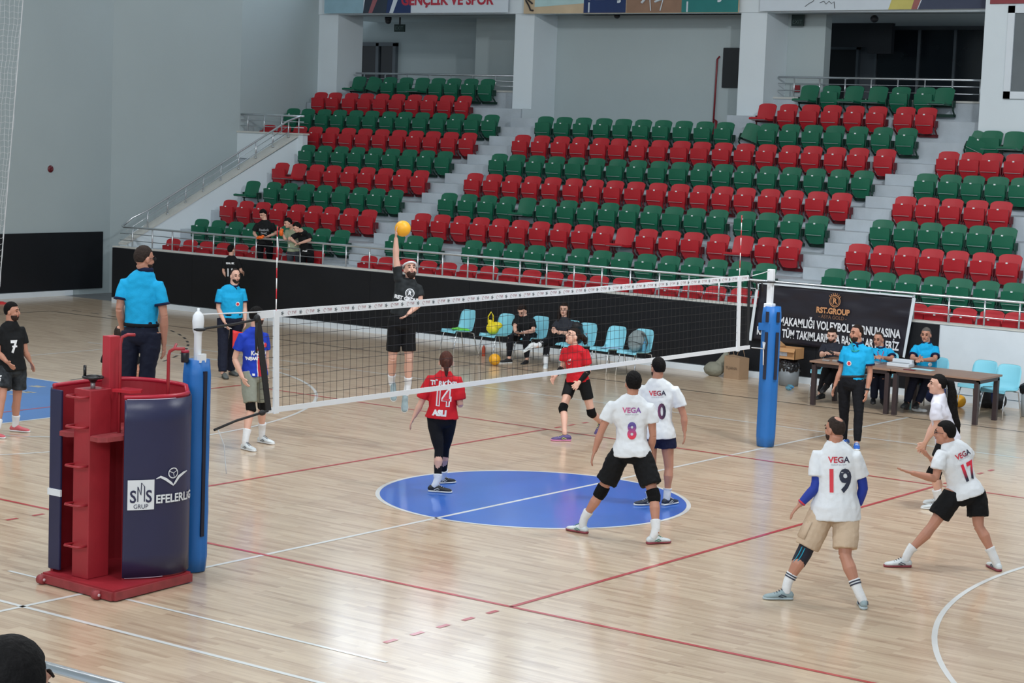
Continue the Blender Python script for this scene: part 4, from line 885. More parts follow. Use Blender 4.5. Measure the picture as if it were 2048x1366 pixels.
simple('shoe_white', lambda b: (ell(b,(-.17,10.72,.035),(.1,.05,.035)), ell(b,(-.08,10.75,.03),(.06,.045,.03))), PAPER, 'white crumpled paper on the floor under the officials table', 'paper', smooth=True)
# balls
BY = M('ball_yellow',(232,166,32),.45,var=.03); BN = M('ball_navy',(30,34,96),.4)
def ball(c, label, rot=(0,0,0), r=.105):
    t = empty('volleyball', (c[0],c[1],c[2]-r), label, 'ball', 'yellow and blue volleyballs')
    bm = B(); bmesh.ops.create_icosphere(bm, subdivisions=5, radius=r); Rm = Matrix.Rotation(rot[2],3,'Z') @ Matrix.Rotation(rot[1],3,'Y') @ Matrix.Rotation(rot[0],3,'X')
    for f in bm.faces:
        d = f.calc_center_median().normalized(); la = d.z-.32*math.sin(2.2*math.atan2(d.y,d.x)); lb = d.x-.3*math.sin(2.2*math.atan2(d.z,d.y)+1)
        f.material_index = 1 if abs(la) < .13 or (abs(lb-.1) < .10 and la > 0) else 0
    for v in bm.verts: v.co = Rm @ v.co + V((0,0,r))
    o = obj('panels', bm, [BY,BN], t, smooth=True)
    return t
ball((-3.39,1.60,2.89), 'yellow and navy volleyball in the air at the spiker hand', (.35,.25,.9))
ball((-8.15,10.12,.106), 'yellow and navy volleyball on the floor beside the seated man shoes', (1.0,.4,.3))
ball((.05,11.82,.106), 'yellow and navy volleyball on the floor behind the table, half hidden by the ponytail', (.2,1.0,.1))

# ------------------------------------------------------------------ people
PJ = json.loads('''{"ref_stand":{"j":{"hd":[-0.654,-5.547,2.893],"nk":[-0.644,-5.54,2.756],"sl":[-0.819,-5.635,2.648],"sr":[-0.517,-5.48,2.641],"el":[-0.816,-5.695,2.409],"wl":[-0.895,-5.566,2.177],"er":[-0.46,-5.463,2.361],"wr":[-0.507,-5.41,2.088],"hl":[-0.753,-5.602,2.173],"hr":[-0.576,-5.507,2.173],"kl":[-0.77,-5.615,1.748],"kr":[-0.611,-5.533,1.72],"al":[-0.768,-5.689,1.319],"ar":[-0.672,-5.518,1.324],"fl":[-0.776,-5.773,1.227],"tL":[-0.874,-5.521,1.227],"fr":[-0.674,-5.595,1.237],"tR":[-0.749,-5.336,1.237],"face":[0.153,0.984,-0.087],"fwd":[-0.472,0.882,0.0],"root":[-0.735,-5.607,1.4]},"rz":1.4},"player_behind":{"j":{"hd":[-5.879,-1.007,1.429],"nk":[-5.877,-1.006,1.294],"sl":[-5.988,-1.107,1.206],"sr":[-5.753,-0.895,1.201],"el":[-6.026,-1.135,0.952],"wl":[-6.063,-1.038,0.746],"er":[-5.708,-0.862,0.964],"wr":[-5.821,-0.82,0.754],"hl":[-5.925,-1.052,0.735],"hr":[-5.793,-0.933,0.74],"kl":[-6.0,-0.958,0.38],"kr":[-5.815,-0.801,0.387],"al":[-5.898,-1.062,0.076],"ar":[-5.733,-0.87,0.077],"fl":[-5.874,-1.125,0.0],"tL":[-6.014,-0.894,0.0],"fr":[-5.695,-0.922,0.0],"tR":[-5.872,-0.719,0.0],"face":[-0.658,0.753,0.0],"fwd":[-0.658,0.753,0.0],"root":[-5.766,-0.924,0.0]}},"seven":{"j":{"hd":[-7.474,-1.433,1.614],"nk":[-7.484,-1.439,1.462],"sl":[-7.473,-1.28,1.368],"sr":[-7.513,-1.612,1.377],"el":[-7.422,-1.243,1.071],"wl":[-7.412,-1.174,0.948],"er":[-7.515,-1.614,1.074],"wr":[-7.345,-1.613,0.972],"hl":[-7.444,-1.331,0.849],"hr":[-7.501,-1.532,0.858],"kl":[-7.492,-1.318,0.45],"kr":[-7.385,-1.663,0.485],"al":[-7.535,-1.302,0.103],"ar":[-7.29,-1.81,0.102],"fl":[-7.598,-1.331,0.0],"tL":[-7.351,-1.22,0.0],"fr":[-7.41,-1.87,0.0],"tR":[-7.151,-1.795,0.0],"face":[0.896,0.44,0.052],"fwd":[0.971,-0.239,0.0],"root":[-7.524,-1.469,0.0]}},"line_ref":{"j":{"hd":[-9.843,5.165,1.669],"nk":[-9.857,5.156,1.495],"sl":[-9.781,5.291,1.421],"sr":[-9.995,4.974,1.41],"el":[-9.756,5.31,1.157],"wl":[-9.676,5.245,0.952],"er":[-10.01,4.963,1.128],"wr":[-9.856,4.952,0.919],"hl":[-9.811,5.232,0.941],"hr":[-9.962,5.036,0.938],"kl":[-9.951,5.238,0.495],"kr":[-9.898,4.973,0.509],"al":[-10.026,5.292,0.075],"ar":[-9.835,4.91,0.089],"fl":[-10.071,5.325,0.0],"tL":[-9.816,5.238,0.0],"fr":[-9.866,4.963,0.0],"tR":[-9.641,4.813,0.0],"face":[0.946,-0.323,0.0],"fwd":[0.83,-0.557,0.0],"root":[-9.896,5.127,0.0]}},"blue_red":{"j":{"hd":[-4.652,0.224,1.707],"nk":[-4.664,0.215,1.538],"sl":[-4.656,0.378,1.437],"sr":[-4.715,0.021,1.447],"el":[-4.634,0.394,1.136],"wl":[-4.611,0.386,0.942],"er":[-4.787,-0.032,1.151],"wr":[-4.664,-0.005,0.921],"hl":[-4.641,0.315,0.945],"hr":[-4.685,0.117,0.955],"kl":[-4.699,0.42,0.488],"kr":[-4.563,0.061,0.503],"al":[-4.781,0.509,0.158],"ar":[-4.532,-0.061,0.14],"fl":[-4.843,0.51,0.0],"tL":[-4.573,0.515,0.0],"fr":[-4.597,-0.051,0.0],"tR":[-4.33,-0.093,0.0],"face":[0.323,0.946,0.0],"fwd":[0.979,-0.205,0.0],"root":[-4.597,0.264,0.0]}},"spiker":{"j":{"hd":[-3.298,1.664,2.352],"nk":[-3.29,1.671,2.215],"sl":[-3.218,1.764,2.111],"sr":[-3.396,1.552,2.244],"el":[-3.171,1.737,1.925],"wl":[-3.181,1.518,1.797],"er":[-3.43,1.528,2.518],"wr":[-3.436,1.523,2.766],"hl":[-3.308,1.679,1.66],"hr":[-3.429,1.548,1.656],"kl":[-3.29,1.692,1.19],"kr":[-3.475,1.576,1.18],"al":[-3.364,1.781,0.79],"ar":[-3.61,1.734,0.822],"fl":[-3.407,1.788,0.699],"tL":[-3.332,1.685,0.46],"fr":[-3.621,1.771,0.811],"tR":[-3.509,1.664,0.59],"face":[0.733,-0.492,0.469],"fwd":[0.721,-0.693,0.0],"root":[-3.368,1.613,0.0]}},"fourteen":{"j":{"hd":[-1.021,-0.416,1.511],"nk":[-1.027,-0.421,1.382],"sl":[-1.157,-0.507,1.31],"sr":[-0.908,-0.342,1.312],"el":[-1.252,-0.577,1.006],"wl":[-1.309,-0.619,0.85],"er":[-0.849,-0.336,1.018],"wr":[-1.034,-0.186,1.067],"hl":[-1.119,-0.483,0.847],"hr":[-0.968,-0.382,0.844],"kl":[-1.011,-0.506,0.485],"kr":[-1.126,-0.245,0.455],"al":[-0.964,-0.573,0.127],"ar":[-1.262,-0.091,0.096],"fl":[-1.049,-0.628,0.0],"tL":[-0.818,-0.489,0.0],"fr":[-1.317,-0.171,0.0],"tR":[-1.207,0.076,0.0],"face":[-0.658,0.753,0.0],"fwd":[-0.561,0.828,0.0],"root":[-1.018,-0.414,0.0]}},"red_front":{"j":{"hd":[-2.437,4.243,1.398],"nk":[-2.426,4.25,1.251],"sl":[-2.226,4.245,1.201],"sr":[-2.584,4.286,1.178],"el":[-2.178,4.28,0.937],"wl":[-2.139,3.999,0.803],"er":[-2.605,4.271,0.965],"wr":[-2.605,4.085,0.831],"hl":[-2.256,4.295,0.774],"hr":[-2.469,4.298,0.751],"kl":[-2.157,4.367,0.342],"kr":[-2.395,4.008,0.411],"al":[-2.259,4.772,0.151],"ar":[-2.209,3.799,0.111],"fr":[-2.144,3.86,0.0],"tR":[-2.331,3.665,0.0],"fl":[-2.203,4.839,0.172],"tL":[-2.273,4.68,-0.035],"face":[-0.404,-0.834,0.375],"fwd":[-0.067,-0.998,0.0],"root":[-2.368,4.292,0.0]}},"eight":{"j":{"hd":[2.022,-1.124,1.635],"nk":[2.019,-1.127,1.498],"sl":[1.853,-1.248,1.39],"sr":[2.179,-1.01,1.394],"el":[1.766,-1.311,1.099],"wl":[1.721,-1.344,0.901],"er":[2.211,-0.986,1.089],"wr":[2.14,-0.914,0.87],"hl":[1.947,-1.179,0.896],"hr":[2.121,-1.052,0.893],"kl":[1.754,-1.236,0.461],"kr":[2.32,-1.088,0.478],"al":[1.573,-1.285,0.141],"ar":[2.428,-1.191,0.137],"fl":[1.635,-1.291,0.0],"tL":[1.366,-1.273,0.0],"fr":[2.373,-1.265,0.0],"tR":[2.503,-1.029,0.0],"face":[-0.776,0.625,0.087],"fwd":[-0.59,0.807,0.0],"root":[1.969,-1.163,0.0]}},"ten":{"j":{"hd":[1.189,0.691,1.581],"nk":[1.181,0.685,1.437],"sl":[1.027,0.605,1.329],"sr":[1.37,0.79,1.333],"el":[0.989,0.578,1.084],"wl":[0.944,0.73,0.861],"er":[1.464,0.859,1.043],"wr":[1.475,0.867,0.87],"hl":[1.136,0.669,0.814],"hr":[1.303,0.757,0.825],"kl":[1.187,0.652,0.427],"kr":[1.343,0.779,0.445],"al":[1.203,0.61,0.12],"ar":[1.343,0.772,0.166],"fl":[1.265,0.675,0.0],"tL":[1.096,0.465,0.0],"fr":[1.334,0.704,0.0],"tR":[1.353,0.974,0.0],"face":[-0.876,0.483,0.0],"fwd":[-0.472,0.882,0.0],"root":[1.247,0.733,0.0]}},"nineteen":{"j":{"hd":[4.922,-2.186,1.598],"nk":[4.924,-2.185,1.473],"sl":[4.791,-2.241,1.355],"sr":[5.103,-2.095,1.37],"el":[4.812,-2.288,1.06],"wl":[4.697,-2.372,0.886],"er":[5.15,-1.999,1.071],"wr":[5.086,-1.959,0.879],"hl":[4.865,-2.207,0.851],"hr":[5.048,-2.116,0.856],"kl":[4.748,-2.331,0.438],"kr":[5.114,-2.228,0.461],"al":[4.645,-2.445,0.147],"ar":[5.287,-2.261,0.15],"fl":[4.692,-2.404,0.0],"tL":[4.488,-2.582,0.0],"fr":[5.361,-2.287,0.0],"tR":[5.222,-2.056,0.0],"face":[-0.971,0.239,0.0],"fwd":[-0.441,0.898,0.0],"root":[4.917,-2.19,0.0]}},"seventeen":{"j":{"hd":[5.044,-0.013,1.363],"nk":[5.082,0.015,1.253],"sl":[5.055,-0.104,1.161],"sr":[5.216,0.212,1.162],"el":[5.044,-0.174,0.914],"wl":[4.882,-0.38,0.978],"er":[4.925,0.186,0.974],"wr":[4.868,0.082,1.066],"hl":[5.161,0.02,0.754],"hr":[5.313,0.236,0.758],"kl":[5.021,-0.115,0.436],"kr":[5.372,0.196,0.434],"al":[4.842,-0.278,0.151],"ar":[5.527,0.226,0.167],"fl":[4.868,-0.252,0.0],"tL":[4.665,-0.43,0.0],"fr":[5.617,0.212,0.0],"tR":[5.422,0.4,0.0],"face":[-0.95,-0.311,0.0],"fwd":[-0.876,0.483,0.0],"root":[5.07,0.006,0.0]}},"ponytail":{"j":{"hd":[3.617,2.935,1.467],"nk":[3.642,2.953,1.339],"sl":[3.694,2.757,1.239],"sr":[3.591,3.151,1.228],"el":[3.714,2.771,1.018],"wl":[3.574,2.793,0.8],"er":[3.539,3.051,0.971],"wr":[3.508,2.928,0.766],"hl":[3.774,2.926,0.834],"hr":[3.709,3.126,0.841],"kl":[3.645,2.866,0.442],"kr":[3.574,3.143,0.37],"al":[3.715,2.95,0.128],"ar":[3.569,3.256,0.044],"fl":[3.777,2.988,0.0],"tL":[3.546,2.849,0.0],"fr":[3.655,3.312,0.0],"tR":[3.424,3.173,0.0],"face":[-0.783,-0.615,0.087],"fwd":[-0.856,-0.517,0.0],"root":[3.673,2.976,0.0]}},"second_ref":{"j":{"hd":[0.749,6.56,1.59],"nk":[0.767,6.573,1.443],"sl":[0.935,6.597,1.374],"sr":[0.604,6.554,1.359],"el":[0.961,6.616,1.046],"wl":[0.961,6.554,0.799],"er":[0.556,6.518,1.047],"wr":[0.503,6.479,0.84],"hl":[0.821,6.56,0.903],"hr":[0.626,6.522,0.885],"kl":[0.875,6.506,0.478],"kr":[0.623,6.564,0.443],"al":[0.909,6.438,0.095],"ar":[0.618,6.605,0.056],"fl":[0.876,6.493,0.0],"tL":[1.003,6.255,0.0],"fr":[0.649,6.689,0.0],"tR":[0.63,6.42,0.0],"face":[-0.403,-0.911,0.087],"fwd":[0.193,-0.981,0.0],"root":[0.775,6.579,0.0]}},"sit_a":{"j":{"hd":[-1.877,10.966,1.058],"nk":[-1.858,10.98,0.918],"sl":[-1.721,11.039,0.885],"sr":[-1.991,10.924,0.867],"el":[-1.62,10.927,0.754],"wl":[-1.639,10.604,0.815],"er":[-1.948,10.769,0.733],"wr":[-1.768,10.591,0.803],"hl":[-1.766,11.026,0.525],"hr":[-1.901,10.969,0.516],"kl":[-1.607,10.646,0.52],"kr":[-1.755,10.581,0.526],"al":[-1.728,10.523,0.27],"ar":[-1.836,10.572,0.123],"fr":[-1.808,10.658,0.048],"tR":[-1.803,10.388,0.048],"fl":[-1.702,10.603,0.258],"tL":[-1.697,10.349,0.165],"face":[0.275,-0.951,-0.139],"fwd":[0.441,-0.898,0.0],"root":[-1.871,11.094,0.0]}},"sit_b":{"j":{"hd":[-1.047,10.986,1.067],"nk":[-1.008,11.014,0.929],"sl":[-0.866,11.057,0.891],"sr":[-1.152,10.97,0.87],"el":[-0.74,10.901,0.775],"wl":[-0.775,10.603,0.825],"er":[-1.086,10.832,0.755],"wr":[-0.903,10.632,0.819],"hl":[-0.906,11.057,0.527],"hr":[-1.053,11.013,0.516],"kl":[-0.76,10.668,0.499],"kr":[-0.9,10.63,0.503],"al":[-0.776,10.713,0.128],"ar":[-0.9,10.621,0.139],"fl":[-0.822,10.76,0.073],"tL":[-0.663,10.542,0.073],"fr":[-0.932,10.677,0.075],"tR":[-0.813,10.435,0.075],"face":[0.02,-0.996,-0.087],"fwd":[0.361,-0.933,0.0],"root":[-1.01,11.137,0.0]}},"sit_c":{"j":{"hd":[-0.268,11.083,1.205],"nk":[-0.254,11.093,1.06],"sl":[-0.114,11.155,0.989],"sr":[-0.401,11.026,0.986],"el":[-0.035,10.965,0.84],"wl":[-0.102,10.643,0.848],"er":[-0.381,10.856,0.83],"wr":[-0.188,10.662,0.854],"hl":[-0.145,11.152,0.549],"hr":[-0.295,11.084,0.539],"kl":[-0.044,10.73,0.512],"kr":[-0.226,10.64,0.516],"al":[-0.135,10.642,0.157],"ar":[-0.274,10.535,0.151],"fl":[-0.166,10.695,0.084],"tL":[-0.091,10.436,0.084],"fr":[-0.284,10.597,0.086],"tR":[-0.255,10.328,0.086],"face":[0.193,-0.981,0.0],"fwd":[0.441,-0.898,0.0],"root":[-0.223,11.116,0.0]}},"bench_man":{"j":{"hd":[-8.271,11.07,0.925],"nk":[-8.23,11.1,0.806],"sl":[-8.072,11.135,0.753],"sr":[-8.386,11.066,0.749],"el":[-7.981,11.052,0.582],"wl":[-8.015,10.743,0.56],"er":[-8.341,10.951,0.62],"wr":[-8.21,10.823,0.547],"hl":[-8.087,11.161,0.445],"hr":[-8.246,11.13,0.433],"kl":[-7.954,10.789,0.453],"kr":[-8.23,10.671,0.462],"al":[-7.944,10.83,0.093],"ar":[-8.196,10.617,0.102],"fl":[-7.966,10.887,-0.029],"tL":[-7.914,10.622,-0.029],"fr":[-8.177,10.677,-0.006],"tR":[-8.264,10.422,-0.006],"face":[0.167,-0.85,-0.5],"fwd":[0.278,-0.961,0.0],"root":[-8.235,11.096,0.0]}},"bench_woman":{"j":{"hd":[-7.332,11.067,1.031],"nk":[-7.319,11.076,0.867],"sl":[-7.179,11.117,0.795],"sr":[-7.447,11.043,0.785],"el":[-7.152,11.013,0.604],"wl":[-7.204,10.753,0.651],"er":[-7.451,10.916,0.646],"wr":[-7.289,10.812,0.649],"hl":[-7.217,11.118,0.436],"hr":[-7.371,11.07,0.434],"kl":[-7.373,10.633,0.444],"kr":[-7.364,10.678,0.505],"al":[-7.354,10.579,0.141],"ar":[-7.352,10.297,0.413],"fl":[-7.379,10.641,-0.004],"tL":[-7.239,10.41,-0.004],"fr":[-7.364,10.3,0.414],"tR":[-7.526,10.132,0.279],"face":[0.409,-0.912,0.0],"fwd":[0.361,-0.933,0.0],"root":[-7.32,11.075,0.0]}},"kid_a":{"j":{"hd":[-16.405,12.74,2.234],"nk":[-16.368,12.767,2.097],"sl":[-16.228,12.853,2.029],"sr":[-16.514,12.677,2.015],"el":[-16.164,12.9,1.839],"wl":[-16.171,12.647,1.78],"er":[-16.562,12.642,1.82],"wr":[-16.347,12.526,1.75],"hl":[-16.276,12.826,1.62],"hr":[-16.442,12.723,1.612],"kl":[-16.427,13.0,1.251],"kr":[-16.558,12.858,1.246],"al":[-16.586,13.167,0.876],"ar":[-16.674,12.994,0.876],"fl":[-16.604,13.209,0.806],"tL":[-16.469,13.024,0.806],"fr":[-16.675,13.047,0.806],"tR":[-16.574,12.841,0.806],"face":[0.019,-0.927,-0.375],"fwd":[0.517,-0.856,0.0],"root":[-16.343,12.786,0.806]},"s":0.85},"kid_b":{"j":{"hd":[-15.554,12.606,2.103],"nk":[-15.543,12.738,1.975],"sl":[-15.379,12.795,1.91],"sr":[-15.671,12.709,1.915],"el":[-15.391,12.786,1.687],"wl":[-15.367,12.556,1.757],"er":[-15.59,12.581,1.753],"wr":[-15.644,12.542,1.878],"hl":[-15.411,12.799,1.517],"hr":[-15.587,12.742,1.506],"kl":[-15.52,12.931,1.187],"kr":[-15.702,12.864,1.176],"al":[-15.63,13.063,0.875],"ar":[-15.809,12.991,0.865],"fl":[-15.649,13.105,0.806],"tL":[-15.514,12.92,0.806],"fr":[-15.811,13.044,0.806],"tR":[-15.71,12.838,0.806],"face":[-0.391,-0.883,-0.259],"fwd":[0.278,-0.961,0.0],"root":[-15.493,12.775,0.806]},"s":0.85},"kid_c":{"j":{"hd":[-15.142,12.438,2.035],"nk":[-15.089,12.538,1.943],"sl":[-15.002,12.662,1.883],"sr":[-15.25,12.608,1.9],"el":[-14.95,12.638,1.782],"wl":[-14.999,12.355,1.712],"er":[-15.341,12.48,1.782],"wr":[-15.153,12.431,1.711],"hl":[-15.051,12.778,1.488],"hr":[-15.218,12.728,1.489],"kl":[-15.145,12.895,1.161],"kr":[-15.31,12.842,1.162],"al":[-15.231,13.017,0.885],"ar":[-15.403,12.955,0.875],"fl":[-15.25,13.058,0.806],"tL":[-15.114,12.873,0.806],"fr":[-15.405,13.008,0.806],"tR":[-15.304,12.802,0.806],"face":[-0.492,-0.733,-0.469],"fwd":[0.278,-0.961,0.0],"root":[-15.098,12.779,0.806]},"s":0.85},"kid_one":{"j":{"hd":[-16.547,11.954,1.491],"nk":[-16.544,11.956,1.348],"sl":[-16.69,11.898,1.265],"sr":[-16.405,12.01,1.271],"el":[-16.703,11.889,1.021],"wl":[-16.632,11.94,0.875],"er":[-16.349,12.051,1.051],"wr":[-16.419,12.185,0.999],"hl":[-16.609,11.936,0.76],"hr":[-16.441,12.004,0.77],"kl":[-16.558,11.895,0.405],"kr":[-16.426,12.0,0.41],"al":[-16.507,11.854,0.071],"ar":[-16.42,11.99,0.071],"fl":[-16.504,11.801,0.0],"tL":[-16.605,12.007,0.0],"fr":[-16.409,11.943,0.0],"tR":[-16.527,12.14,0.0],"face":[0.066,0.983,0.174],"fwd":[-0.361,0.933,0.0],"root":[-16.503,11.987,0.0]},"s":0.85},"spectator":{"j":{"hd":[10.096,-16.043,3.024],"nk":[10.091,-16.047,2.884],"sl":[9.961,-16.164,2.786],"sr":[10.225,-15.928,2.788],"hl":[10.016,-16.113,2.16],"hr":[10.172,-15.977,2.159],"el":[9.921,-16.193,2.431],"er":[10.272,-15.894,2.434],"wl":[9.973,-16.155,2.162],"wr":[10.233,-15.922,2.158],"face":[-0.277,0.957,0.087],"fwd":[-0.658,0.753,0.0],"root":[10.093,-16.046,1.42]},"rz":1.42}}''')
def sstep(a, b, x): x = max(0,min(1,(x-a)/(b-a))); return x*x*(3-2*x)
SKIN = {k: M('skin_'+k, rgb, .5, var=.05, scale=8, spec=.4) for k, rgb in dict(a=(196,146,124), b=(182,130,108), c=(212,166,146), d=(170,118,98)).items()}
HAIRM = {k: M('hair_'+k, rgb, .75, var=.25, scale=40, bump=.3, bscale=90, spec=.15) for k, rgb in dict(black=(17,15,15), dark=(34,26,23), brown=(78,46,38), grey=(92,88,84), buzz=(50,41,37), beard=(54,40,35)).items()}
EYE = M('eye_dark',(40,28,24),.3); LIP = M('lip',(150,84,78),.5)
def L(a, b, t): return a+(b-a)*t
class Person:
    def __init__(s, key, label, skin='a', bulk=1.0, sc_=1.0, name='person', group=None, dz=0):
        d = PJ[key]; s.k = key; s.j = {k: V(v) for k, v in d['j'].items()}; s.sc = d.get('s',1)*sc_; s.bulk = bulk
        j = s.j; s.root_loc = V((j['root'].x, j['root'].y, d.get('rz', d.get('gz', 0)) if key not in RZ else RZ[key]))
        s.t = empty('person', s.root_loc, label, 'person', group)
        s.skin = SKIN[skin]; s.face = j['face'].normalized(); s.fwd = j['fwd'].normalized()
        s.S = (j['sl']+j['sr'])/2; s.H = (j['hl']+j['hr'])/2; s.N = j['nk']
        s.W = max(.30*s.sc, min(.42*s.sc, (j['sl']-j['sr']).length)); s.side_s = (j['sl']-j['sr']).normalized(); s.side_h = (j['hl']-j['hr']).normalized()
        sp = (s.N-s.H).normalized(); s.up = sp
        s.hf = s.face; s.hu = (V((0,0,1))-s.hf*s.hf.z).normalized(); s.hs = s.hf.cross(s.hu)
    def add(s, name, me_or_bm, mat, parent=None, fuse=None, **kw):
        if isinstance(me_or_bm, bmesh.types.BMesh):
            if fuse: me = finish(me_or_bm, fuse, kw.get('sm',2), kw.get('disp',0), kw.get('ds',.12))
            else:
                bm = me_or_bm; bmesh.ops.recalc_face_normals(bm, faces=bm.faces); me = bpy.data.meshes.new(name); bm.to_mesh(me); bm.free()
                for p in me.polygons: p.use_smooth = kw.get('smooth', True)
        else: me = me_or_bm
        me.name = name; me.transform(Matrix.Translation(-s.root_loc))
        me.materials.clear()
        for m in (mat if isinstance(mat, list) else [mat]): me.materials.append(m)
        o = bpy.data.objects.new(name, me); COL.objects.link(o); o.parent = parent or s.t; return o
    def hand(s, bm, w_, e, curl=.5, spread=1, flip=1):
        q = s.sc; d = (w_-e).normalized(); toC = (s.H+s.S)/2-w_
        a = s.fwd-d*s.fwd.dot(d)
        if a.length < .35: a = V((0,0,1))-d*d.z
        a.normalize(); n = a.cross(d)
        if n.dot(toC) < 0: n = -n
        ell(bm, w_+d*.048*q, (.037*q,.015*q,.05*q), (a,n,d), 2)
        tube(bm, [w_-d*.03*q, w_+d*.02*q], [(.027*q,.02*q),(.032*q,.017*q)], n=8, side=a)
        for i, ln in enumerate((.070,.080,.076,.058)):
            o = (i-1.5)*-.0215*q; b = w_+d*.082*q+a*o; fan = a*(i-1.5)*-.10*spread
            d1 = (d+fan+n*curl*.35).normalized(); d2 = (d+fan+n*curl*1.3).normalized()
            tube(bm, [b-d*.015*q, b+d1*ln*.5*q, b+d1*ln*.5*q+d2*ln*.5*q], [.0112*q,.0105*q,.0092*q], n=6)
        th = w_+d*.025*q+a*.03*q; td = (d*.75+a*.65+n*curl*.3).normalized(); tube(bm, [th-a*.012*q, th+td*.03*q, th+td*.03*q+(td+d*.4).normalized()*.03*q], [.013*q,.012*q,.010*q], n=6)
    def body(s, curl=(.5,.5), shape=1.0, legs=True):
        j, q, b = s.j, s.sc, s.bulk; bm = B(); c = j['hd']; f, u, sd = s.hf, s.hu, s.hs; ax = (sd,f,u)
        ell(bm, c+u*.022*q-f*.008*q, (.074*q,.094*q,.098*q), ax); ell(bm, c+f*.022*q-u*.045*q, (.058*q,.066*q,.076*q), ax)
        ell(bm, c+f*.058*q-u*.092*q, (.030*q,.026*q,.022*q), ax, 2)
        tube(bm, [c+f*.084*q+u*.012*q, c+f*.103*q-u*.018*q, c+f*.104*q-u*.03*q, c+f*.085*q-u*.036*q], [.008*q,.012*q,.016*q,.012*q], n=8)
        ell(bm, c+f*.074*q+u*.026*q, (.052*q,.018*q,.011*q), ax, 2)
        for k in (-1,1): ell(bm, c+sd*k*.078*q-f*.008*q-u*.012*q, (.011*q,.020*q,.032*q), ax, 2); ell(bm, c+sd*k*.034*q+f*.062*q-u*.03*q, (.02*q,.02*q,.022*q), ax, 2)
        tube(bm, [c-u*.05*q-f*.02*q, L(c,s.N,.65)-f*.012*q, s.N-s.up*.05*q], [.060*q*b,.058*q*b,.060*q*b], n=12)
        tube(bm, [s.N-s.up*.02*q, s.S-s.up*.02*q, L(s.S,s.H,.3), L(s.S,s.H,.65), s.H, s.H-s.up*.04], [(.058*q,.052*q),(s.W*.38,.062*q),(.125*q*b,.095*q*b),(.115*q*b,.09*q*b),(.13*q*b,.095*q*b),(.10*q,.08*q)], n=14, side=[s.side_s]*3+[s.side_h]*3)
        for z, cu in (('l',curl[0]),('r',curl[1])):
            S_, E_, W_ = j['s'+z], j['e'+z], j['w'+z]; am = 1+.5*(b-1)
            tube(bm, [L(s.S,S_,.6)-s.up*.03*q, S_-s.up*.012*q, L(S_,E_,.35), L(S_,E_,.8), E_], [.038*q,.046*q*am,.050*q*am,.040*q*am,.037*q*am], n=10)
            tube(bm, [E_, L(E_,W_,.3), L(E_,W_,.75), W_], [.037*q*am,.042*q*am,.030*q*am,(.026*q)], n=10)
            s.hand(bm, W_, E_, cu)
        if legs:
            for z in 'lr':
                H_, K_, A_ = j['h'+z], j['k'+z], j['a'+z]; bk = -s.fwd*.018*q
                tube(bm, [H_+s.up*.03, L(H_,K_,.25), L(H_,K_,.7), K_], [.085*q*b,.082*q*b,.062*q*b,.053*q*b], n=12)
                tube(bm, [K_, L(K_,A_,.12)+bk*.3, L(K_,A_,.34)+bk, L(K_,A_,.7)+bk*.4, A_, A_-V((0,0,.02))], [.053*q*b,.05*q*b,.056*q*b,.040*q*b,.034*q,.036*q], n=12)
        s.bodyo = s.add('body', bm, s.skin, fuse=.0062, sm=1)
        # face features
        for k in (-1,1):
            bm = B(); ell(bm, c+sd*k*.031*q+f*.083*q+u*.004*q, (.014*q,.006*q,.007*q), ax, 2); s.add('eye', bm, EYE, s.bodyo) if False else s._sub('eye', bm, EYE)
            bm = B(); tube(bm, [c+sd*k*.014*q+f*.094*q+u*.026*q, c+sd*k*.034*q+f*.09*q+u*.032*q, c+sd*k*.052*q+f*.078*q+u*.026*q], [.004*q,.005*q,.003*q], n=5); s._sub('eyebrow', bm, HAIRM['dark'])
        bm = B(); ell(bm, c+f*.088*q-u*.058*q, (.023*q,.006*q,.007*q), ax, 2); s._sub('mouth', bm, LIP)
        return s
    def _sub(s, name, bm, mat):
        me = bpy.data.meshes.new(name); bm.to_mesh(me); bm.free(); me.transform(Matrix.Translation(-s.root_loc)); me.materials.append(mat)
        for p in me.polygons: p.use_smooth = True
        o = bpy.data.objects.new(name, me); COL.objects.link(o); o.parent = s.bodyo; return o
    def hair(s, col='dark', thick=.10, recede=0, crown=0, sideburn=0, low=0, rough=.025, style=None):
        q = s.sc; c = s.j['hd']; f, u, sd = s.hf, s.hu, s.hs; bm = B(); bmesh.ops.create_icosphere(bm, subdivisions=5, radius=1)
        cc = c+u*.022*q-f*.010*q
        for v in bm.verts:
            d = v.co.normalized(); x, y, z = d.x, d.y, d.z
            th = -.62-low if y < -.45 else (L(-.62-low, -.10-.25*sideburn, sstep(-.45,.0,y)) if y < .0 else L(-.10-.25*sideburn, .46+recede, sstep(.0,.45,y)))
            m = sstep(th-.07, th+.05, z)
            if crown: m *= 1-sstep(.80, .93, d.dot(V((0,-.35,.94)).normalized()))*crown
            t_ = thick*(.75+.45*max(0,z)) + rough*noise.noise(d*7)
            rr = L(.90, 1.0+t_, m); v.co = cc+sd*x*.074*q*rr+f*y*.094*q*rr+u*z*.098*q*rr
        ho = s.add('hair', bm, HAIRM[col])
        return ho
    def beard(s, col='dark', t=1.09, chin=.0):
        q = s.sc; c = s.j['hd']; f, u, sd = s.hf, s.hu, s.hs; bm = B(); bmesh.ops.create_icosphere(bm, subdivisions=4, radius=1); cc = c+f*.022*q-u*.048*q
        for v in bm.verts:
            d = v.co.normalized(); m = sstep(.10,-.12,d.z)*sstep(-.45,-.1,d.y)
            if d.y > .5 and abs(d.x) < .42 and -.32 < d.z < .1: m *= 0
            rr = L(.86, 1+(t-1)*.6, m); v.co = cc+sd*d.x*.060*q*rr+f*d.y*.069*q*rr+u*d.z*.078*q*rr
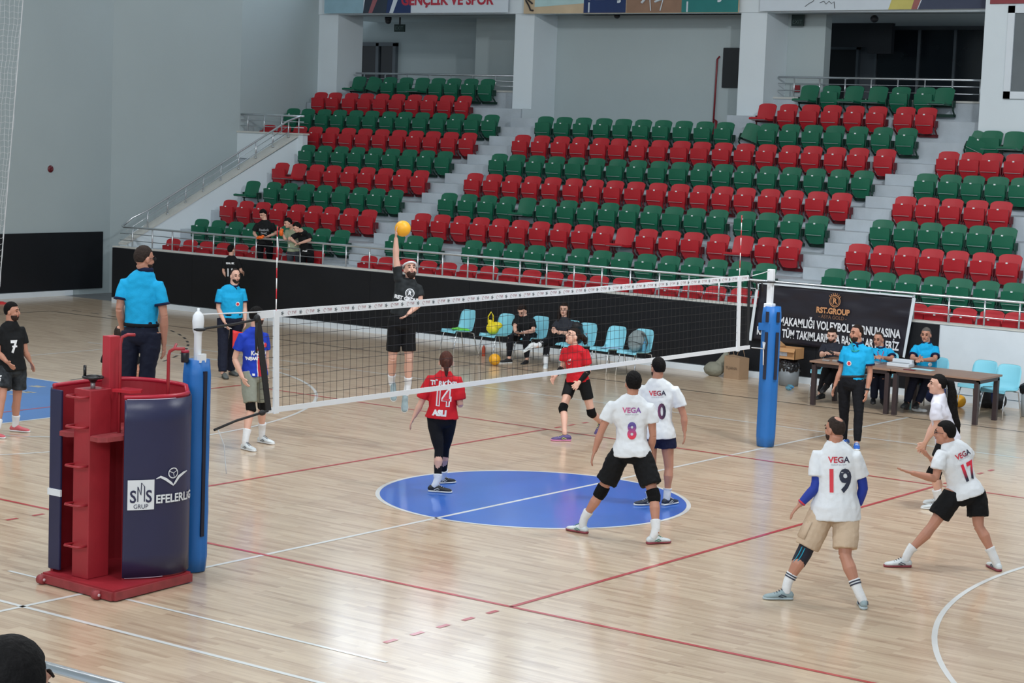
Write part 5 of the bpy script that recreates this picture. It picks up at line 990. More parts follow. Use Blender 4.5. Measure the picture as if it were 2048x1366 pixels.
        ell(bm, c+f*.057*q-u*.095*q, (.031*q,.028*q,.023*q), (sd,f,u), 2); s.add('beard', bm, HAIRM['beard' if col != 'buzz' else 'buzz'])
    def ponytail(s, col, pts, r):
        bm = B(); tube(bm, [V(p) for p in pts], r, n=10); s.add('ponytail', bm, HAIRM[col], fuse=.009, disp=.008, ds=.03)
    def torso(s, bm, hem=1.0, lift=0, g=1.0, hemw=1.0):
        q, b = s.sc, s.bulk*g; S_, H_ = s.S, s.H; ff = s.fwd; hw = s.W/2
        st = [(s.N+s.up*.030*q, .066*q, .064*q), (s.N+s.up*.002, hw*.56, .074*q), (L(s.N,S_,.45), hw*.80, .086*q*b), (L(s.N,S_,.85), hw*.96, .092*q*b), (L(S_,H_,.06), hw+.028*q, .092*q*b), (L(S_,H_,.22)+ff*.012, hw+.012*q, .116*q*b),
              (L(S_,H_,.45)+ff*.012, .162*q*b, .120*q*b), (L(S_,H_,.7)+ff*.006, (.162 if hem > .95 else .154)*q*b, (.128 if hem > .95 else .118)*q*b)]
        if hem > .7: st.append((L(S_,H_,min(hem,.92)), (.186 if hem > .95 else .164)*q*b*hemw, (.146 if hem > .95 else .124)*q*b*hemw))
        if hem > .95: st.append((L(S_,H_,hem), .196*q*b*hemw, .154*q*b*hemw))
        n = len(st); sides = [s.side_s.lerp(s.side_h, i/(n-1)) for i in range(n)]
        tube(bm, [x[0] for x in st], [(x[1],x[2]) for x in st], n=20, side=sides, cap=.05)
    def shirt(s, mat, hem=1.12, sleeve=.55, g=1.0, disp=.010, sl_r=1.0, hemw=1.0, name='shirt'):
        q = s.sc; j = s.j; bm = B(); s.torso(bm, hem, g=g, hemw=hemw)
        for z in 'lr':
            S_, E_ = j['s'+z], j['e'+z]; W_ = j['w'+z]
            if sleeve <= 1: P = [L(s.S,S_,.55)-s.up*.02*q, S_-s.up*.01*q, L(S_,E_,sleeve*.5), L(S_,E_,sleeve)]; R_ = [.066*q,.066*q,.066*q*sl_r,.069*q*sl_r]
            else: P = [L(s.S,S_,.55)-s.up*.02*q, S_-s.up*.01*q, L(S_,E_,.5), E_, L(E_,W_,sleeve-1)]; R_ = [.066*q,.066*q,.058*q,.05*q,.04*q]
            tube(bm, P, R_, n=14, cap=.05)
        s.shirto = s.add(name, bm, mat, fuse=.0095, sm=3, disp=disp, ds=.11*q); return s.shirto
    def cuffs(s, mat, sleeve=.55, sl_r=1.0):
        j, q = s.j, s.sc
        for z in 'lr':
            S_, E_ = j['s'+z], j['e'+z]; bm = B(); tube(bm, [L(S_,E_,sleeve-.05), L(S_,E_,sleeve+.03)], [.0735*q*sl_r,.0745*q*sl_r], n=18, cap=0); s._subshirt('cuff', bm, mat)
    def _subshirt(s, name, bm, mat, parent=None):
        me = bpy.data.meshes.new(name); bmesh.ops.recalc_face_normals(bm, faces=bm.faces); bm.to_mesh(me); bm.free(); me.transform(Matrix.Translation(-s.root_loc)); me.materials.append(mat)
        for p in me.polygons: p.use_smooth = True
        o = bpy.data.objects.new(name, me); COL.objects.link(o); o.parent = parent or s.shirto; return o
    def collar(s, mat):
        q = s.sc; bm = B(); c = s.N+s.up*.022*q; fw = (s.fwd-s.up*s.fwd.dot(s.up)).normalized(); sd = s.up.cross(fw)
        P = [c+sd*.068*q*math.sin(a)+fw*.064*q*math.cos(a)+s.up*(.012-.035*max(0,math.cos(a)))*q for a in [2*math.pi*k/24+.12 for k in range(25)]]
        tube(bm, P, [(.024*q,.010*q)]*25, n=8, side=[s.up]*25); s._subshirt('collar', bm, mat)
        bm = B(); 
        for k in (-1,1): tube(bm, [c+fw*.062*q-s.up*.02*q, c+fw*.082*q+sd*k*.035*q-s.up*.055*q], [(.02*q,.006*q),(.008*q,.004*q)], n=6, side=sd)
        s._subshirt('collar', bm, mat)
    def bottoms(s, mat, t=.7, name='shorts', r0=.104, r1=.100, tr=None, top=.72, disp=.008, wz=1.0):
        q, b = s.sc, s.bulk; j = s.j; bm = B(); H_ = s.H; dn = -s.up
        tube(bm, [L(s.S,H_,top), L(s.S,H_,.88), H_, H_+dn*.06*q, H_+dn*.10*q], [(.150*q*b*wz,.112*q*b*wz),(.163*q*b*wz,.124*q*b*wz),(.172*q*b*wz,.128*q*b*wz),(.160*q*b,.115*q*b),(.10*q,.08*q)], n=18, side=[s.side_h]*5, cap=.1)
        for z in 'lr':
            h, k, a = j['h'+z], j['k'+z], j['a'+z]
            if t <= 1: tube(bm, [h+s.up*.03*q, L(h,k,.2), L(h,k,t*.7), L(h,k,t)], [.092*q*b,r0*q*b,(r0+r1)/2*q*b,r1*q*b], n=16, cap=.03)
            else:
                e = t-1; ra, rb, rc = tr or (.070,.062,.056)
                tube(bm, [h+s.up*.03*q, L(h,k,.25), L(h,k,.7), k, L(k,a,.35)-s.fwd*.012*q, L(k,a,.75), L(k,a,e)], [.095*q*b,.094*q*b,(.078)*q*b,ra*q*b,ra*q*b*.98,rb*q*b,rc*q*b], n=16, cap=.03)
        s.legso = s.add(name, bm, mat, fuse=.0095, sm=3, disp=disp, ds=.09*q); return s.legso
    def belt(s, mat):
        q, b = s.sc, s.bulk; bm = B(); c = L(s.S,s.H,.80); P = [c+s.side_h*.164*q*b*math.cos(a)+s.side_h.cross(s.up)*.126*q*b*math.sin(a) for a in [2*math.pi*k/28 for k in range(29)]]
        tube(bm, P, [(.018*q,.006*q)]*29, n=6, side=[s.up]*29); s._subshirt('belt', bm, mat, s.legso)
    def foot(s, z):
        h, t = s.j['f'+z], s.j['tL' if z == 'l' else 'tR']; d = (t-h).normalized(); up = V((0,0,1))-d*d.z
        if up.length < .3: up = s.fwd
        up.normalize(); return h, t, d, up, d.cross(up)
    def shoes(s, mat, sole, accent=None, socks=None, sock_h=.30, stripes=None, z_off=0):
        q = s.sc; F = (t_ for t_ in 'lr')
        for z in 'lr':
            if ('f'+z) not in s.j: continue
            h, t, d, up, sd = s.foot(z); Ln = (t-h).length; bm = B()
            P = []; R_ = []
            for a, w_, hh in ((0,.026,.040),(.06,.034,.066),(.2,.037,.082),(.38,.039,.080),(.55,.043,.058),(.75,.047,.046),(.92,.040,.036),(1.0,.022,.024)):
                P.append(h+d*Ln*a+up*(hh/2+.012)*q); R_.append((w_*q, hh*.52*q))
            tube(bm, P, R_, n=14, side=sd); so = s.add('shoe', bm, mat, fuse=.007, sm=1)
            bm = B(); P = [h+d*Ln*a+up*.014*q for a in (-.01,.08,.3,.5,.75,.93,1.02)]; tube(bm, P, [(w_*q,.015*q) for w_ in (.028,.038,.040,.040,.050,.043,.022)], n=12, side=sd); s._subshirt('sole', bm, sole, so)
            if accent:
                for k in (-1,1):
                    bm = B(); tube(bm, [h+d*Ln*.25+sd*k*.042*q+up*.035*q, h+d*Ln*.42+sd*k*.043*q+up*.055*q, h+d*Ln*.52+sd*k*.045*q+up*.04*q, h+d*Ln*.36+sd*k*.043*q+up*.03*q], .004*q, n=5); s._subshirt('shoe_stripe', bm, accent, so)
                bm = B()
                for k in range(4): c = h+d*Ln*(.40+.08*k)+up*(.098-.012*k)*q; tube(bm, [c-sd*.02*q, c+sd*.02*q], .004*q, n=5)
                s._subshirt('lace', bm, accent, so)
            if socks:
                a, k_ = s.j['a'+z], s.j['k'+z]; base = h+d*Ln*.22+up*.06*q; bm = B()
                tube(bm, [base, L(base,a,.6), L(a,k_,.08), L(a,k_,sock_h*.6), L(a,k_,sock_h)], [.040*q,.044*q,.045*q,.050*q,.057*q], n=14, cap=.02); sk = s.add('sock', bm, socks, fuse=.008, sm=1)
                if stripes:
                    for e in (.62,.82):
                        bm = B(); p = L(a,k_,sock_h*e); tube(bm, [L(a,k_,sock_h*e-.018), L(a,k_,sock_h*e+.018)], [.0540*q,.0560*q], n=16, cap=0); s._subshirt('sock_stripe', bm, stripes, sk)
    def kneepad(s, z, mat, a=.86, b_=.16, r=.068, name='knee_pad', extra=None):
        j, q = s.j, s.sc*s.bulk; h, k, an = j['h'+z], j['k'+z], j['a'+z]; bm = B()
        tube(bm, [L(h,k,a), L(h,k,.95), k+s.fwd*.006, L(k,an,b_*.6), L(k,an,b_)], [r*1.0*q,r*q,r*1.02*q,r*.95*q,r*.90*q], n=16, cap=.02); return s.add(name, bm, mat, fuse=.008, sm=2)
    def armband(s, z, mat, a, b_, r, name='arm_sleeve'):      # along upper arm + forearm, 0..2
        j, q = s.j, s.sc; S_, E_, W_ = j['s'+z], j['e'+z], j['w'+z]
        pt = lambda x: L(S_,E_,x) if x <= 1 else L(E_,W_,x-1); n = 7; P = [pt(a+(b_-a)*i/n) for i in range(n+1)]
        rad = lambda x: r*(1.05 if x < .6 else 1.0 if x < 1.4 else L(1.0,.72,(x-1.4)/.6)); bm = B()
        tube(bm, P, [rad(a+(b_-a)*i/n)*q for i in range(n+1)], n=14, cap=.02); return s.add(name, bm, mat, fuse=.007, sm=1)
    def print_(s, txt, size, mat, up=.25, side=0, back=True, bold=.004, name='lettering', sx=1.0, rot=0, target=None, shape=None, nrm=None, org=None, off=.0035):
        """lettering wrapped on to the cloth it is printed on"""
        tgt = target or s.shirto; me = tgt.data
        bvh = BVHTree.FromPolygons([v.co for v in me.vertices], [p.vertices for p in me.polygons])
        n = nrm if nrm is not None else (-s.fwd if back else s.fwd); n = (n-s.up*n.dot(s.up)).normalized(); x = s.up.cross(n)
        o = (org if org is not None else L(s.S,s.H,up)+x*side*s.sc)-s.root_loc
        bm = shape if shape is not None else text_mesh(txt, size*s.sc, bold=bold*s.sc, sx=sx, sub=1)
        ca, sa = math.cos(math.radians(rot)), math.sin(math.radians(rot)); dead = []
        for v in bm.verts:
            px_, pz_ = v.co.x*ca-v.co.y*sa, v.co.x*sa+v.co.y*ca
            p = o+x*px_+s.up*pz_+n*.6; hit = bvh.ray_cast(p, -n, 1.2)
            if hit[0] is None: dead.append(v)
            else: v.co = hit[0]+n*off
        if dead: bmesh.ops.delete(bm, geom=dead, context='VERTS')
        m2 = bpy.data.meshes.new(name); bm.to_mesh(m2); bm.free()
        rt = basis(o, x, s.up); inv = rt.inverted(); m2.transform(inv); m2.materials.append(mat)
        ob = bpy.data.objects.new(name, m2); COL.objects.link(ob); ob.parent = tgt; ob.matrix_local = rt; return ob
def disc(r, n=20):
    bm = B(); c = bm.verts.new((0,0,0)); R_ = [[bm.verts.new((r*k/2*math.cos(2*math.pi*i/n), r*k/2*math.sin(2*math.pi*i/n),0)) for i in range(n)] for k in (1,2)]
    for i in range(n): bm.faces.new((c,R_[0][i],R_[0][(i+1)%n])); bm.faces.new((R_[0][i],R_[1][i],R_[1][(i+1)%n],R_[0][(i+1)%n]))
    return bm
def ringf(r0, r1, a0=0, a1=360, n=24):
    bm = B(); A = [(bm.verts.new((r0*math.cos(t),r0*math.sin(t),0)), bm.verts.new((r1*math.cos(t),r1*math.sin(t),0))) for t in [math.radians(a0+(a1-a0)*i/n) for i in range(n+1)]]
    for a, b_ in zip(A, A[1:]): bm.faces.new((a[0],a[1],b_[1],b_[0]))
    return bm
def rect(w_, h, nx_=6, ny=6):
    bm = B(); g = [[bm.verts.new((w_*(i/nx_-.5), h*(k/ny-.5),0)) for k in range(ny+1)] for i in range(nx_+1)]
    for i in range(nx_):
        for k in range(ny): bm.faces.new((g[i][k],g[i+1][k],g[i+1][k+1],g[i][k+1]))
    return bm
RZ = {'spiker': 0}
CYAN = M('polo_cyan',(26,160,210),.75,var=.04,scale=5,bump=.15,bscale=80,spec=.2); NAVYC = M('navy_trim',(20,28,58),.7,spec=.2)
TROU = M('trouser_navy',(26,30,46),.8,bump=.15,spec=.2); TBLK = M('trouser_black',(19,20,25),.8,bump=.15,spec=.2)
TEEW = M('tee_white',(220,224,228),.8,var=.02,scale=4,bump=.12,bscale=50,spec=.2); TEEB = M('tee_black',(21,23,25),.8,bump=.1,spec=.2)
REDT = M('tee_red',(196,28,40),.75,var=.05,bump=.1,spec=.25); SHB = M('shorts_black',(19,20,22),.8,bump=.12,spec=.2)
SOCKW = M('sock_white',(222,224,226),.8,bump=.2,spec=.2); SHW = M('shoe_white',(206,212,214),.5,var=.08,scale=20); SHK = M('shoe_black',(26,27,30),.6,var=.1)
SOLW = M('sole_white',(216,218,218),.5); SOLR = M('sole_red',(140,60,70),.5); SHG = M('shoe_grey',(138,156,160),.6,var=.1,scale=20); KP = M('knee_black',(17,17,18),.85,bump=.2,spec=.15)
PRW = M('print_white',(222,224,226),.6); PRR = M('print_red',(208,52,66),.6); ACN = M('accent_navy',(40,46,66),.5)
# --- referees
p = Person('ref_stand','person in cyan polo and navy trousers standing on the red referee stand',skin='b').body(); p.hair('buzz',.05,low=0); p.beard('dark',1.03)
p.shirt(CYAN, hem=.86, sleeve=.62); p.cuffs(NAVYC,.62); p.collar(NAVYC); p.bottoms(TROU,1.96,'trousers',r0=.10,tr=(.078,.072,.066)); p.belt(TBLK); p.shoes(SHK,SHK)
q_ = p.j['hd']; bm = B()
for k in (-1,1):
    c_ = q_+p.hs*k*.033+p.hf*.098+p.hu*.004; tube(bm, [c_+p.hs*.024*math.cos(a)+p.hu*.016*math.sin(a) for a in [math.pi*i/8 for i in range(17)]], .002, n=4); tube(bm, [c_+p.hs*k*.024, q_+p.hs*k*.082-p.hf*.01+p.hu*.006], .002, n=4)
p.add('glasses', bm, DARK)
p = Person('line_ref','person in cyan polo holding a red flag near the left attack line',skin='c',bulk=1.14).body(); p.hair('buzz',.03,recede=.32); p.beard('buzz',1.03)
p.shirt(CYAN, hem=.90, sleeve=.66, g=1.05); p.cuffs(NAVYC,.66); p.collar(NAVYC); p.bottoms(TROU,1.97,'trousers',tr=(.074,.068,.062)); p.belt(TBLK); p.shoes(M('shoe_olive',(84,88,86),.6),M('sole_dark',(50,52,50),.6))
p.print_('', 0, PRW, up=.40, side=.075, back=False, shape=disc(.036), name='badge'); p.print_('', 0, PRR, up=.40, side=.075, back=False, shape=disc(.024), name='badge_mark', off=.006)
t = empty('line_flag', p.j['wr'], 'red linesman flag on a white stick held by the line judge', 'flag')
w_ = p.j['wr']; bm = B(); e0 = w_+V((0,0,-.08))-p.fwd*.0; e1 = w_+(p.j['wl']-w_)*.35+V((0,0,-.12)); tube(bm, [e0, e1], .008, n=8); obj('stick', bm, PRW, t, smooth=True, world=True)
rv = (e1-e0).normalized(); bm = B(); g = [[bm.verts.new(e1+rv*(.02+.27*i/6)+V((0,0,-.02-.30*k/6))+p.fwd*.015*math.sin(i*1.3+k*.6)) for k in range(7)] for i in range(7)]
for i in range(6):
    for k in range(6): bm.faces.new((g[i][k],g[i+1][k],g[i+1][k+1],g[i][k+1]))
o = obj('flag_cloth', bm, M('flag_red',(214,50,52),.6), t, smooth=True, world=True); s_ = o.modifiers.new('t','SOLIDIFY'); s_.thickness = .003
p = Person('second_ref','person in cyan polo with a whistle standing right of the far net post',skin='b').body(); p.hair('dark',.07,recede=.12); p.beard('dark',1.06)
p.shirt(CYAN, hem=.90, sleeve=.62); p.cuffs(NAVYC,.62); p.collar(NAVYC); p.bottoms(TBLK,1.97,'trousers',tr=(.066,.054,.048)); p.belt(SHK); p.shoes(M('shoe_blue',(40,92,176),.5,var=.1),SOLW,SOLW)
p.print_('', 0, PRW, up=.42, side=-.05, back=False, shape=disc(.036), name='badge'); p.print_('', 0, PRR, up=.42, side=-.05, back=False, shape=disc(.024), name='badge_mark', off=.006)
bm = B(); c_ = p.N+p.up*.0; P = [c_+p.side_s*.075*math.sin(a)+p.fwd*(.10*math.cos(a)+.01)+p.up*(-.045-.05*max(0,math.cos(a))) for a in [2*math.pi*k/20 for k in range(21)]]; tube(bm, P, .006, n=5); tube(bm, [P[0], p.j['hd']+p.hf*.11-p.hu*.06], .004, n=5); p.add('lanyard', bm, M('lanyard_green',(40,150,110),.6))
bm = B(); ell(bm, p.j['hd']+p.hf*.115-p.hu*.06, (.014,.014,.012)); p.add('whistle', bm, SHK)
bm = B(); w_, e_ = p.j['wl'], p.j['el']; tube(bm, [w_+(e_-w_)*.06, w_+(e_-w_)*.16], .034, n=12, cap=0); p.add('wrist_watch', bm, SHK)
for key, lb, sk, hr, hc, rec in (('sit_b','person in cyan polo with red lanyard writing at the table','b','buzz',.03,.22),('sit_c','grey haired person in cyan polo seated at the scoreboard console','b','grey',.06,.02)):
    p = Person(key,lb,skin=sk).body(curl=(.8,.8)); p.hair(hr,hc,recede=rec); p.shirt(CYAN, hem=.95, sleeve=.70); p.cuffs(NAVYC,.70); p.collar(NAVYC); p.bottoms(TROU,1.96,'trousers'); p.shoes(SHK,SHK)
    if key == 'sit_b':
        bm = B(); tube(bm, [p.N+p.side_s*.06+p.fwd*.03, p.N+p.side_s*.04+p.fwd*.12-p.up*.08, L(p.S,p.H,.42)+p.fwd*.15, p.N-p.side_s*.04+p.fwd*.12-p.up*.08, p.N-p.side_s*.06+p.fwd*.03], (.006), n=5); p.add('lanyard', bm, M('lanyard_red',(190,30,80),.6))
    else: p.print_('', 0, PRW, up=.55, side=.05, back=False, shape=disc(.032), name='badge')
p = Person('sit_a','smiling bearded person in dark tee leaning on the left table end with a phone',skin='c').body(curl=(.9,.9)); p.hair('dark',.10); p.beard('dark',1.06); p.shirt(M('tee_navy',(20,24,38),.8), hem=.95, sleeve=.72); p.bottoms(TBLK,1.9,'trousers'); p.shoes(SHK,SHK)
ph = (p.j['wl']+p.j['wr'])/2+p.fwd*.10+V((0,0,.03)); t = empty('phone', ph, 'black phone in the hands of the bearded man at the table', 'phone'); bm = B(); box(bm, -.035,-.07,-.005,.035,.07,.005,bev=.003); o = obj('body', bm, SHK, t); o.rotation_euler = (.3,0,1.2)
# --- players
p = Person('seven','person in black shirt with number 7 and patterned shorts at the left edge',skin='b',bulk=1.05).body(); p.hair('black',.11); p.beard('black',1.09)
p.shirt(TEEB, hem=1.02, sleeve=.62); p.print_('7', .22, PRW, up=.42, side=-.02, back=False, bold=.008, sx=.8); p.print_('', 0, PRW, up=.40, side=-.01, back=False, shape=rect(.07,.022), name='number_bar')
CAMO = M('shorts_camo',(44,48,52),.8,var=.55,scale=14,spec=.2); p.bottoms(CAMO,.66,'shorts',r1=.112); p.print_('SWIM', .075, PRW, org=L(p.j['hr'],p.j['kr'],.42), nrm=(p.fwd*.6-p.side_h*.8), target=p.legso, rot=90, bold=.004)
p.print_('', 0, M('bar_pink',(206,120,124),.6), org=L(p.j['hr'],p.j['kr'],.64), nrm=(p.fwd*.6-p.side_h*.8), target=p.legso, shape=rect(.02,.07), name='bar_print')
p.shoes(M('shoe_coral',(196,92,100),.6,var=.1),SOLW,None,SOCKW,.34)
p = Person('player_behind','person in black shirt seen from behind, beyond the referee stand',skin='b').body(); p.hair('buzz',.03,crown=.9); p.shirt(TEEB, hem=1.05, sleeve=.6); p.print_('Şahinler', .05, M('print_yellow',(206,206,70),.6), up=.06, back=True); p.bottoms(SHB,.75); p.shoes(SHK,SOLW,None,SOCKW,.3)
p = Person('blue_red','person in blue and red football shirt looking through the net near the antenna',skin='c').body(); p.hair('black',.09); p.beard('dark',1.04)
p.shirt(M('shirt_blue',(24,56,170),.7,var=.06,scale=10,spec=.25), hem=1.05, sleeve=.6, g=.98)
p.print_('', 0, M('shirt_crimson',(190,24,44),.65), up=.50, side=.02, back=False, shape=rect(.10,.60,6,30), name='centre_stripe', off=.003)
for k in (-1,1): p.print_('', 0, PRW, up=.50, side=.02+k*.056, back=False, shape=rect(.010,.60,2,30), name='stripe_edge', off=.0045)
p.print_('KASIRGA', .078, PRW, up=.42, side=.01, back=False, off=.007, sx=.8); p.print_('İNŞAAT ve DEKOR', .052, PRW, up=.56, side=-.0, back=False, off=.007, sx=.8); p.print_('', 0, PRR, up=.22, side=.11, back=False, shape=disc(.03), name='flag_badge', off=.006)
p.print_('', 0, PRW, up=.98, side=-.10, back=False, shape=rect(.03,.03), name='hem_label', off=.005)
p.bottoms(M('shorts_sage',(136,140,128),.8,bump=.1,spec=.2),.80,'shorts',r1=.088); p.kneepad('l',KP,.80,.04,.066); p.kneepad('r',KP,.80,.04,.066); p.shoes(SHW,SOLW,ACN,SOCKW,.34)
p = Person('spiker','bearded person in black kit jumping to hit the ball behind the net',skin='c',bulk=1.08).body(curl=(.6,.25)); p.hair('buzz',.02,recede=.2); p.beard('black',1.12)
bm = B(); c_ = p.j['hd']; tube(bm, [c_+p.hu*.06+p.hs*.084*math.cos(a)+p.hf*(.103*math.sin(a)-.006)+p.hu*.012*math.sin(a) for a in [2*math.pi*k/28 for k in range(29)]], (.014), n=6); p.add('headband', bm, PRW)
p.shirt(M('shirt_graphite',(36,40,42),.75,var=.45,scale=9,spec=.25), hem=.80, sleeve=.55)
p.print_('', 0, PRW, up=.22, side=.02, back=False, shape=ringf(.052,.062), name='emblem'); p.print_('', 0, PRW, up=.22, side=.02, back=False, shape=ringf(.040,.043), name='emblem'); p.print_('R', .07, PRW, up=.22, side=.02, back=False); p.print_('RST GROUP', .062, PRW, up=.37, side=.0, back=False); p.print_('ASYA GOLD', .04, PRW, up=.46, side=.0, back=False)
p.bottoms(SHB,.80,'shorts',r0=.088,r1=.086,top=.80,disp=.004); p.shoes(SHG,SOLW,None,SOCKW,.34)
p = Person('fourteen','person in red shirt with number 14 and black leggings, seen from behind',skin='c',bulk=.93).body(); p.hair('brown',.10,low=.2)
p.ponytail('brown',[p.j['hd']-p.hf*.09+p.hu*.05, p.j['hd']-p.hf*.135+p.hu*.02, p.j['hd']-p.hf*.14-p.hu*.07, p.j['hd']-p.hf*.12-p.hu*.15],[.03,.036,.03,.014])
p.shirt(REDT, hem=.98, sleeve=.78, g=1.10, sl_r=1.1); p.print_('TÜRKİYE', .078, PRW, up=.10, back=True, sx=.95); p.print_('14', .27, PRW, up=.45, back=True, sx=.72, bold=.018); p.print_('14', .26, PRR, up=.47, back=True, sx=.72, bold=.001, off=.0055); p.print_('ASLI', .085, PRW, up=.83, side=-.02, back=True, bold=.007)
p.bottoms(TBLK,1.90,'leggings',r0=.088,tr=(.056,.048,.042),disp=.002); p.shoes(SHK,SOLW,SOLW,SOCKW,.24)
p = Person('red_front','person in red shirt with black knee pads running beyond the net',skin='c',bulk=.93).body(curl=(.7,.9)); p.hair('dark',.09); p.ponytail('dark',[p.j['hd']-p.hf*.09+p.hu*.03, p.j['hd']-p.hf*.14+p.hu*.05, p.j['hd']-p.hf*.20+p.hu*.03, p.j['hd']-p.hf*.23-p.hu*.03],[.03,.042,.045,.02])
p.shirt(REDT, hem=.97, sleeve=.66, g=1.03); p.print_('', 0, PRW, up=.30, side=-.03, back=False, shape=ringf(.026,.034,30,330), name='crescent_print'); p.print_('', 0, PRW, up=.22, side=-.0, back=False, shape=disc(.012), name='star_print')
p.bottoms(SHB,.55,'shorts',r0=.093,r1=.086,disp=.002); p.kneepad('l',KP); p.kneepad('r',KP); p.armband('r',KP,1.2,1.85,.040); p.armband('l',KP,1.05,1.95,.040); p.shoes(M('shoe_purple',(84,68,118),.5,var=.3,scale=25),M('sole_pink',(206,130,170),.5),M('accent_lime',(214,226,120),.5))
MG8 = MG('gradient_eight',(222,54,76),(92,76,150),'Y',-.06,.06); MGV = MG('gradient_vega',(216,84,120),(96,84,170),'X',-.12,.12)
MGR = MG('gradient_vega_red',(216,50,66),(38,40,66),'X',-.06,.06); MG10 = MG('gradient_ten',(216,40,52),(44,36,66),'X',-.06,.01); MG17 = MG('gradient_seventeen',(218,40,66),(36,34,56),'Y',.05,-.05)
def vega(p, num, size, mv, mn, upn=.42, side=0, sx=.8, two=None, upv=.06):
    p.print_('VEGA', .076, mv, up=upv, side=side, back=True, bold=.002); p.print_('YAZILIM BİLİŞİM', .018, M('print_pale',(150,150,160),.6), up=upv+.085, side=side, back=True, bold=0)
    upn += .03
    if two:
        for ch, mt, dx in two: p.print_(ch, size*1.06, PRW, up=upn, side=side+dx, back=True, sx=sx, bold=.012); p.print_(ch, size, mt, up=upn, side=side+dx, back=True, sx=sx, bold=.009, off=.0055)
    else: p.print_(num, size, mn, up=upn, side=side, back=True, sx=sx, bold=.009, off=.0055)
p = Person('eight','person in white shirt with number 8 crouching on the circle edge',skin='b').body(curl=(.5,.5)); p.hair('black',.16,low=0,rough=.08); p.shirt(TEEW, hem=1.04, sleeve=.55, sl_r=1.1, hemw=1.12)
vega(p,'8',.235,MGV,MG8,upn=.47); p.bottoms(SHB,.74,'shorts',r0=.118,r1=.118,disp=.014); p.kneepad('l',KP,.84,.18,.070); p.kneepad('r',KP,.84,.18,.070); p.shoes(SHW,SOLR,M('accent_green',(40,120,96),.5),SOCKW,.32)
p = Person('ten','person in white shirt with number 10 and navy shorts in the centre circle',skin='b').body(); p.hair('black',.10); p.beard('black',1.08); p.shirt(TEEW, hem=1.08, sleeve=.62, sl_r=1.08, hemw=1.05)
vega(p,'10',.24,MGR,MG10,upn=.45,two=[('1',PRR,-.062),('0',MG('gradient_zero',(110,48,88),(24,30,56),'X',-.04,.04),.05)],sx=.74); p.bottoms(M('shorts_navy',(22,28,56),.8,spec=.2),.42,'shorts',r1=.108); p.shoes(M('shoe_navy',(36,44,58),.6),SOLW,SOLW,SOCKW,.12)
p = Person('nineteen','person in white shirt with number 19, beige shorts and blue arm sleeves',skin='b',bulk=1.12).body(); p.hair('buzz',.05,crown=.85); p.beard('dark',1.08); p.shirt(TEEW, hem=1.16, sleeve=.66, sl_r=1.15, g=1.04, hemw=1.06)
vega(p,'19',.29,MGR,None,upn=.42,side=.02,two=[('1',PRR,-.06),('9',ACN,.065)],sx=.78)
BEI = M('shorts_beige',(196,174,150),.8,bump=.15,spec=.2); p.bottoms(BEI,.86,'shorts',r0=.112,r1=.102)
bm = B(); c_ = L(p.j['hl'],p.j['kl'],.42); n_ = (p.side_h*.8-p.fwd*.6).normalized(); d_ = (p.j['kl']-p.j['hl']).normalized(); tube(bm, [c_+n_*.118-d_*.08, c_+n_*.120+d_*.09], [(.06,.012),(.06,.012)], n=8, side=d_.cross(n_)); p._subshirt('cargo_pocket', bm, BEI, p.legso)
kb = p.kneepad('l',M('brace_navy',(28,32,46),.8),.80,.36,.066,'knee_brace')
for dx in (-.02,.012):
    bm = B(); fr = (-p.fwd*.9+p.side_h*.45).normalized(); lt = (p.j['kl']-p.j['hl']).normalized().cross(fr); a_ = L(p.j['hl'],p.j['kl'],.84)+fr*.074+lt*dx; b__ = L(p.j['kl'],p.j['al'],.30)+fr*.070+lt*(dx+.01); tube(bm, [a_, p.j['kl']+fr*.078+lt*dx, b__], .005, n=5); p._subshirt('brace_stripe', bm, M('stripe_cyan',(30,150,180),.6), kb)
BSL = M('sleeve_blue',(24,52,150),.7,var=.06); p.armband('l',BSL,.45,1.92,.046); p.armband('r',BSL,.45,1.92,.046); p.armband('l',PRR,1.82,1.9,.052,'wrist_band')
p.shoes(SHG,M('sole_grey',(170,184,188),.5),ACN,SOCKW,.34,stripes=ACN)
p = Person('seventeen','person in white shirt with number 17 and glasses crouching at the right',skin='b').body(curl=(.2,.3)); p.hair('black',.10); p.shirt(TEEW, hem=1.06, sleeve=.62, sl_r=1.15, hemw=1.1)
vega(p,'17',.235,MGR,MG17,upn=.46,side=.03,two=None,sx=.8); p.bottoms(SHB,.72,'shorts',r0=.114,r1=.112,disp=.012); p.shoes(SHW,SOLR,ACN,SOCKW,.22,stripes=None)
c_ = p.j['hd']; bm = B()
for k in (-1,1):
    cc = c_+p.hs*k*.033+p.hf*.098+p.hu*.004; tube(bm, [cc+p.hs*.024*math.cos(a)+p.hu*.016*math.sin(a) for a in [math.pi*i/8 for i in range(17)]], .002, n=4); tube(bm, [cc+p.hs*k*.024, c_+p.hs*k*.082-p.hf*.01+p.hu*.006], .002, n=4)
p.add('glasses', bm, DARK)
p = Person('ponytail','person with long dark ponytail in white shirt behind player 17',skin='c',bulk=.92).body(curl=(.7,.7)); p.hair('black',.06); hd = p.j['hd']
p.ponytail('black',[hd-p.hf*.09+p.hu*.05, hd-p.hf*.15+p.hu*.04, hd-p.hf*.19-p.hu*.10, hd-p.hf*.22-p.hu*.28, hd-p.hf*.29-p.hu*.45, hd-p.hf*.34-p.hu*.54],[.03,.045,.055,.06,.05,.014])
p.shirt(M('tee_lilac',(214,214,226),.8,bump=.1,spec=.2), hem=1.08, sleeve=.70, g=1.08, sl_r=1.12); p.bottoms(SHB,.55,'shorts',r1=.094); p.kneepad('l',KP); p.kneepad('r',KP); p.shoes(SHW,SOLW,ACN,SOCKW,.36)
